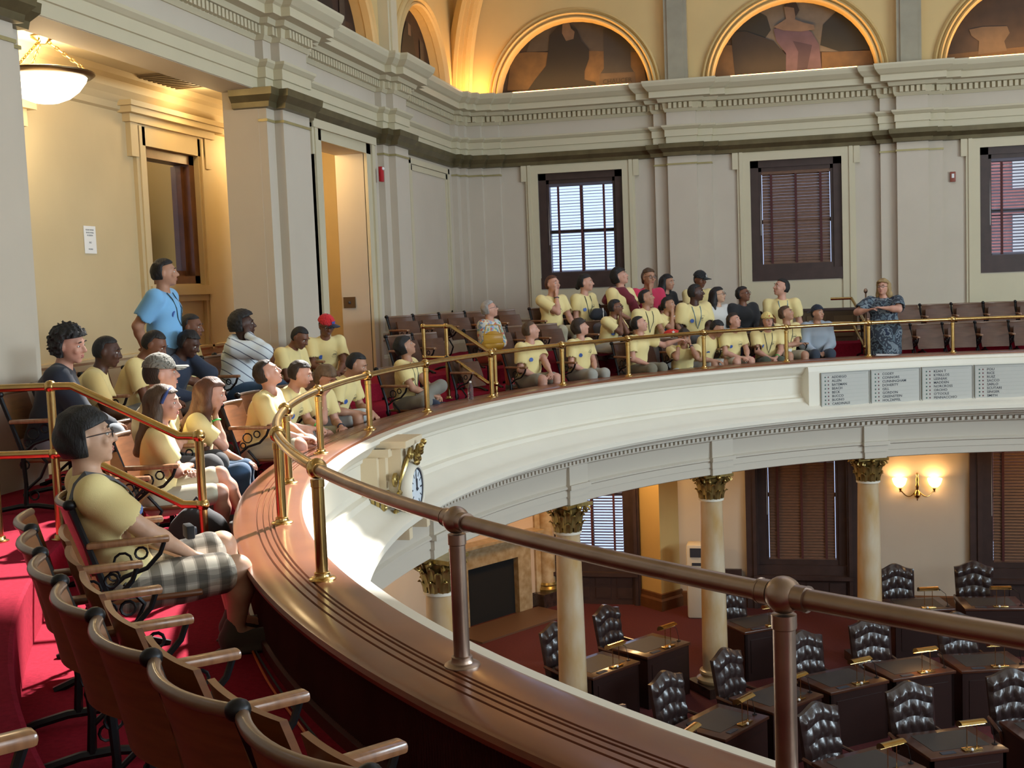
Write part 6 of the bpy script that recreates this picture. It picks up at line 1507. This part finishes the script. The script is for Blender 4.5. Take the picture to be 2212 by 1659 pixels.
cove(3, (XL+.16, LY[0], 5.10), 1, 2.2, 22, 'cove lamp below the mural next to the corner')
cove(4, (XL+.16, LY[1], 5.10), 1, 2.2, 8, 'cove lamp below the mural above the niche')
light('corner_cove_light', 'POINT', (XL+.42, YB-.42, 5.25), 26, (1, .55, .18), size=.12)

# pendant bowl lamp in the alcove
pl = empty('pendant_lamp', (-6.95, 10.45, 4.24), label='glowing white glass bowl lamp hanging on three brass chains in the alcove', cat='lamp')
BOWL = mat('lit_bowl_glass', (1, .95, .85), .4, emit=(1, .86, .62), estr=7)
MB().lathe([(.0, -.64), (.12, -.63), (.22, -.59), (.31, -.52), (.37, -.44), (.39, -.38), (.37, -.375), (.0, -.375)], n=32, caps=False).build('glass_bowl', BOWL, pl)
mb = MB(); mb.lathe([(.385, -.40), (.43, -.395), (.46, -.37), (.46, -.355), (.43, -.345), (.38, -.345)], n=36, caps=False); mb.build('rim', mat('lamp_bronze', (.18, .12, .06), .35, metal=.9), pl)
MB().lathe([(.10, 0), (.11, -.02), (.06, -.05), (.03, -.08)], n=18).build('canopy', BRASS, pl)
for k in range(3):
    a = k*2*PI/3+.5; mb = MB(); p0 = Vector((.04*math.cos(a), .04*math.sin(a), -.05)); p1 = Vector((.41*math.cos(a), .41*math.sin(a), -.35)); d = (p1-p0).normalized(); q = d.cross(Vector((0, 0, 1))).normalized(); w = d.cross(q); n = 11; L_ = (p1-p0).length/n
    for i in range(n):
        c = p0+d*L_*(i+.5); sd = q if i % 2 else w; mb.tube([tuple(c+d*math.cos(b)*L_*.68+sd*math.sin(b)*.014) for b in [j*PI/4 for j in range(8)]], .006, 5, closed=True)
    mb.build('chain', BRASS, pl)
light('pendant_bulb', 'POINT', (-6.95, 10.45, 3.98), 38, (1, .70, .34), size=.16)
light('pendant_down', 'POINT', (-6.95, 10.45, 3.45), 22, (1, .72, .36), size=.3)
light('corridor_lamp', 'POINT', (-6.95, 15.9, 3.7), 75, (1, .68, .30), size=.15)
light('corridor_lamp', 'POINT', (-6.95, 13.6, 4.0), 22, (1, .72, .36), size=.15)
# under-gallery lamps (out of sight behind the entablature)
light('under_gallery_lamp', 'POINT', (-4.9, 16.5, -.95), 90, (1, .62, .28), size=.2)
light('under_gallery_lamp', 'POINT', (-3.1, 20.5, -.95), 120, (1, .60, .25), size=.2)
light('under_gallery_lamp', 'POINT', (-5.0, 12.0, -.95), 30, (1, .66, .34), size=.2)
light('under_gallery_lamp', 'POINT', (4.4, 20.6, -.95), 40, (1, .62, .30), size=.2)

# notice on the alcove wall
nt_ = empty('wall_notice', (XA+.003, 11.895, 2.36), label='white printed notice taped to the yellow alcove wall', cat='sign')
MB().box((0, -.115, -.15), (.003, .115, .15)).build('sheet', PAPER, nt_)
for k, (s_, sz) in enumerate([('PLEASE REMAIN', .022), ('SEATED WHILE', .022), ('IN SESSION', .022), ('NO', .03), ('PHONES', .022)]):
    tx = text_mesh(s_, sz, INK, 'notice_lettering', nt_, 'CENTER', .0004); z = (.10, .07, .04, -.04, -.11)[k]; tx.matrix_local = Matrix(((0, 0, 1, .0036), (1, 0, 0, 0), (0, 1, 0, z), (0, 0, 0, 1)))
# alarms and switch plates
fa = empty('fire_alarm', (XL+.085, 17.02, 3.39), label='red fire alarm strobe on the wall right of the niche', cat='alarm')
MB().box((0, -.055, -.12), (.05, .055, .10), bev=.008).build('alarm_body', RED, fa); MB().sphere((.055, 0, .07), (.02, .035, .025), 10, 6).build('strobe_lens', PAPER, fa)
p = at(2058, 382, 1, YB-.01); fa = empty('wall_speaker_plate', tuple(p), label='small reddish-brown plate on the back wall between the second and third windows', cat='alarm')
MB().box((-.045, -.03, -.085), (.045, .0, .085), bev=.006).build('plate', mat('brick_red_plastic', (.25, .06, .035), .5), fa); MB().box((-.02, -.036, -.02), (.02, -.028, .05)).build('lens', PAPER, fa)
p = at(712, 656, 0, XL-.20); sp = empty('switch_plate', (-6.3, 16.585, 1.52), label='bronze switch plate on the niche jamb above the red cap', cat='switch')
MB().box((-.09, 0, -.08), (.09, .015, .08)).build('plate', mat('bronze_plate', (.16, .10, .05), .4, metal=.6), sp); MB().sphere((0, -.004, 0), .02, 10, 6).build('key_socket', INK, sp)

# wooden cabinets against the back wall
def cabinet(x0, x1, label):
    o = empty('radiator_cabinet', ((x0+x1)/2, YB, T3), label=label, cat='cabinet'); w = (x1-x0)/2; G_ = mat('dusky_wood', (.11, .07, .035), .45, var=.3)
    MB().box((-w, -.30, 0), (w, -.11, .53)).build('body', G_, o); MB().box((-w-.04, -.35, .53), (w+.04, -.11, .57)).build('cabinet_top', WOODWIN, o)
    n = max(2, int(w*2/.42))
    for k in range(n): c = -w+(k+.5)*2*w/n; MB().box((c-.16, -.315, .08), (c+.16, -.298, .44)).build('panel', mat('dusky_panel', (.14, .095, .045), .45), o)
cabinet(.15, 1.06, 'low dark wood cabinet against the back wall left of the standing woman')
cabinet(2.98, 5.2, 'low dark wood cabinet below the right-hand window')
bp = empty('brass_kick_rail', (1.35, 20.9, T3+.2), label='short brass bar above the step behind the standing woman', cat='railing'); 
MB().tube([(-1.0, 0, 0), (.1, 0, 0)], .022, 12).build('bar', BRASS, bp)
for x in (-.9, 0): MB().tube([(x, 0, -.2), (x, 0, 0)], .016, 10).build('post', BRASS, bp)
mk = empty('microphone_stand', (1.09, 19.42, 0), label='thin metal microphone stand in front of the standing woman', cat='microphone')
MB().tube([(0, 0, .02), (0, 0, 1.35)], .012, 8).build('pole', BRASSD, mk); MB().lathe([(.12, 0), (.12, .015), (.02, .03)], n=16).build('base', IRON, mk); MB().sphere((0, 0, 1.38), (.03, .03, .04), 10, 7).build('head', BRASSD, mk)

# water bottle on the cap
bt, tt = on_off(1007, .10); wb = empty('water_bottle', (bt.x, bt.y, .42), label='clear plastic water bottle standing on the wooden balcony cap', cat='bottle')
CLR = bpy.data.materials.new('clear_plastic'); CLR.use_nodes = True; q = CLR.node_tree.nodes['Principled BSDF']; q.inputs['Transmission Weight'].default_value = .92; q.inputs['Roughness'].default_value = .08; q.inputs['IOR'].default_value = 1.25; q.inputs['Base Color'].default_value = (.85, .88, .92, 1)
MB().lathe([(.028, 0), (.032, .01), (.032, .05), (.030, .06), (.032, .07), (.032, .13), (.028, .15), (.014, .18), (.012, .195)], n=20).build('bottle_body', CLR, wb); MB().lathe([(.014, .19), (.014, .21)], n=16).build('bottle_cap', PAPER, wb)
# papers on the cap in front of the speaker
pp, tt = on_off(1912, .03); pr = empty('paper_sheets', (pp.x, pp.y, .421), -.12, label='loose white paper sheets on the balcony cap in front of the standing woman', cat='paper')
for k in range(3):
    M_ = Matrix.Rotation(.15*k, 4, 'Z'); V = [(-.15, -.10, .001+.002*k), (.13, -.10, .001+.002*k), (.19, .10, .004+.002*k), (-.13, .10, .02+.002*k)]; MB().add(V, [(0, 1, 2, 3)], M=M_).build('sheet', PAPER, pr)
# yellow handbag hanging on the seat in front of the grey-haired woman
p = at(1065, 738, 1, 15.35); hb = empty('handbag', tuple(p-Vector((0, 0, .14))), .35, label='mustard yellow leather handbag in front of the woman in the floral shirt', cat='bag')
Q = Field((-.2, -.1, -.02), (.2, .1, .32), .012); Q.ell((0, 0, .10), np.eye(3), (.15, .05, .10), .02); Q.ell((0, 0, .20), np.eye(3), (.125, .04, .08), .03); Q.wrinkle(.003, 40, 1)
YB_ = mat('mustard_leather', (.55, .30, .03), .35, coat=.3); link('bag_body', Q.mesh('bag_body', YB_), hb)
MB().box((-.13, -.058, .12), (.13, -.045, .24), bev=.01).build('flap', YB_, hb); MB().tube([(-.12, 0, .22), (-.08, 0, .36), (.08, 0, .36), (.12, 0, .22)], .008, 6).build('strap', YB_, hb)
# red cap with a white star resting between two visitors
p = at(1452, 722, 1, 17.6); rc = empty('folded_red_cap', tuple(p), .3, label='red cloth cap with a white star held behind the brass rail', cat='hat')
Q = Field((-.15, -.16, -.06), (.15, .14, .12), .01); Q.ell((0, 0, 0), np.eye(3), (.13, .10, .075), .01, cut=lambda x, y, z: -z-.02); Q.ell((0, -.10, -.01), np.eye(3), (.10, .05, .012), .02); link('cap_crown', Q.mesh('cap_crown', mat('cap_red', (.62, .03, .02), .7)), rc)
sp_ = [(math.cos(PI/2+k*PI/5)*(.03 if k % 2 == 0 else .013), math.sin(PI/2+k*PI/5)*(.03 if k % 2 == 0 else .013)) for k in range(10)]
MB().add([(x, -.088-.3*(z-.03)*-1, .035+z) for x, z in sp_], [tuple(range(10))]).build('star', PAPER, rc)
# camera in the boy's hands, backpack behind the aisle rail
w = BOY.location; r_ = BOY.rotation_euler.z; loc = at(385, 1148, 0, -2.72)
cm = empty('compact_camera', (w.x+.30*math.cos(r_+PI/2)-.01, w.y+.33*math.sin(r_+PI/2), .585), r_, label='small black camera held in the lap of the young man with the shoulder bag', cat='camera')
MB().box((-.05, -.02, -.03), (.05, .02, .035), bev=.008).build('camera_body', BLK, cm); MB().lathe([(.022, 0), (.024, .02), (.02, .035)], n=16, M=Matrix.Rotation(-PI/2, 4, 'X')).build('lens', INK, cm)
bk = empty('backpack', (-3.62, 6.72, 0), .4, label='black backpack on the floor behind the lower end of the aisle handrail', cat='bag')
Q = Field((-.25, -.2, -.02), (.25, .2, .5), .014); Q.ell((0, 0, .2), np.eye(3), (.19, .12, .21), .03, noise=(.006, 25, 2)); Q.ell((0, -.11, .13), np.eye(3), (.13, .06, .11), .03); link('bag_body', Q.mesh('bag_body', cloth('black_pack', (.018, .018, .022))), bk)
MB().tube([(-.05, .0, .40), (0, 0, .46), (.05, 0, .40)], .010, 6).build('grab_loop', BLK, bk)
# orange cable and black cables along the foot of the parapet
def cable(pxs, r, mt, label, z=.012):
    pts = [at(x, y, 2, z) for x, y in pxs]; out = []
    for i in range(len(pts)-1):
        a, b = pts[max(i-1, 0)], pts[i]; c, d = pts[i+1], pts[min(i+2, len(pts)-1)]
        for k in range(6): f = k/6; out.append(.5*((2*b)+(c-a)*f+(2*a-5*b+4*c-d)*f*f+(3*b-a-3*c+d)*f**3))
    out.append(pts[-1]); o = MB().tube(out, r, 7).build('cable', mt); return tag(o, label, 'cable')
cable([(536, 1246), (520, 1262), (513, 1275), (524, 1292), (530, 1312), (531, 1340), (531, 1363), (538, 1387), (561, 1439), (590, 1490), (629, 1542), (668, 1594), (713, 1650), (760, 1700)], .006, ORANGE, 'orange extension cord lying along the foot of the parapet')
cable([(540, 1262), (536, 1300), (536, 1350), (545, 1390), (572, 1440), (640, 1540), (730, 1650), (770, 1700)], .005, BLK, 'black cable running beside the orange extension cord')
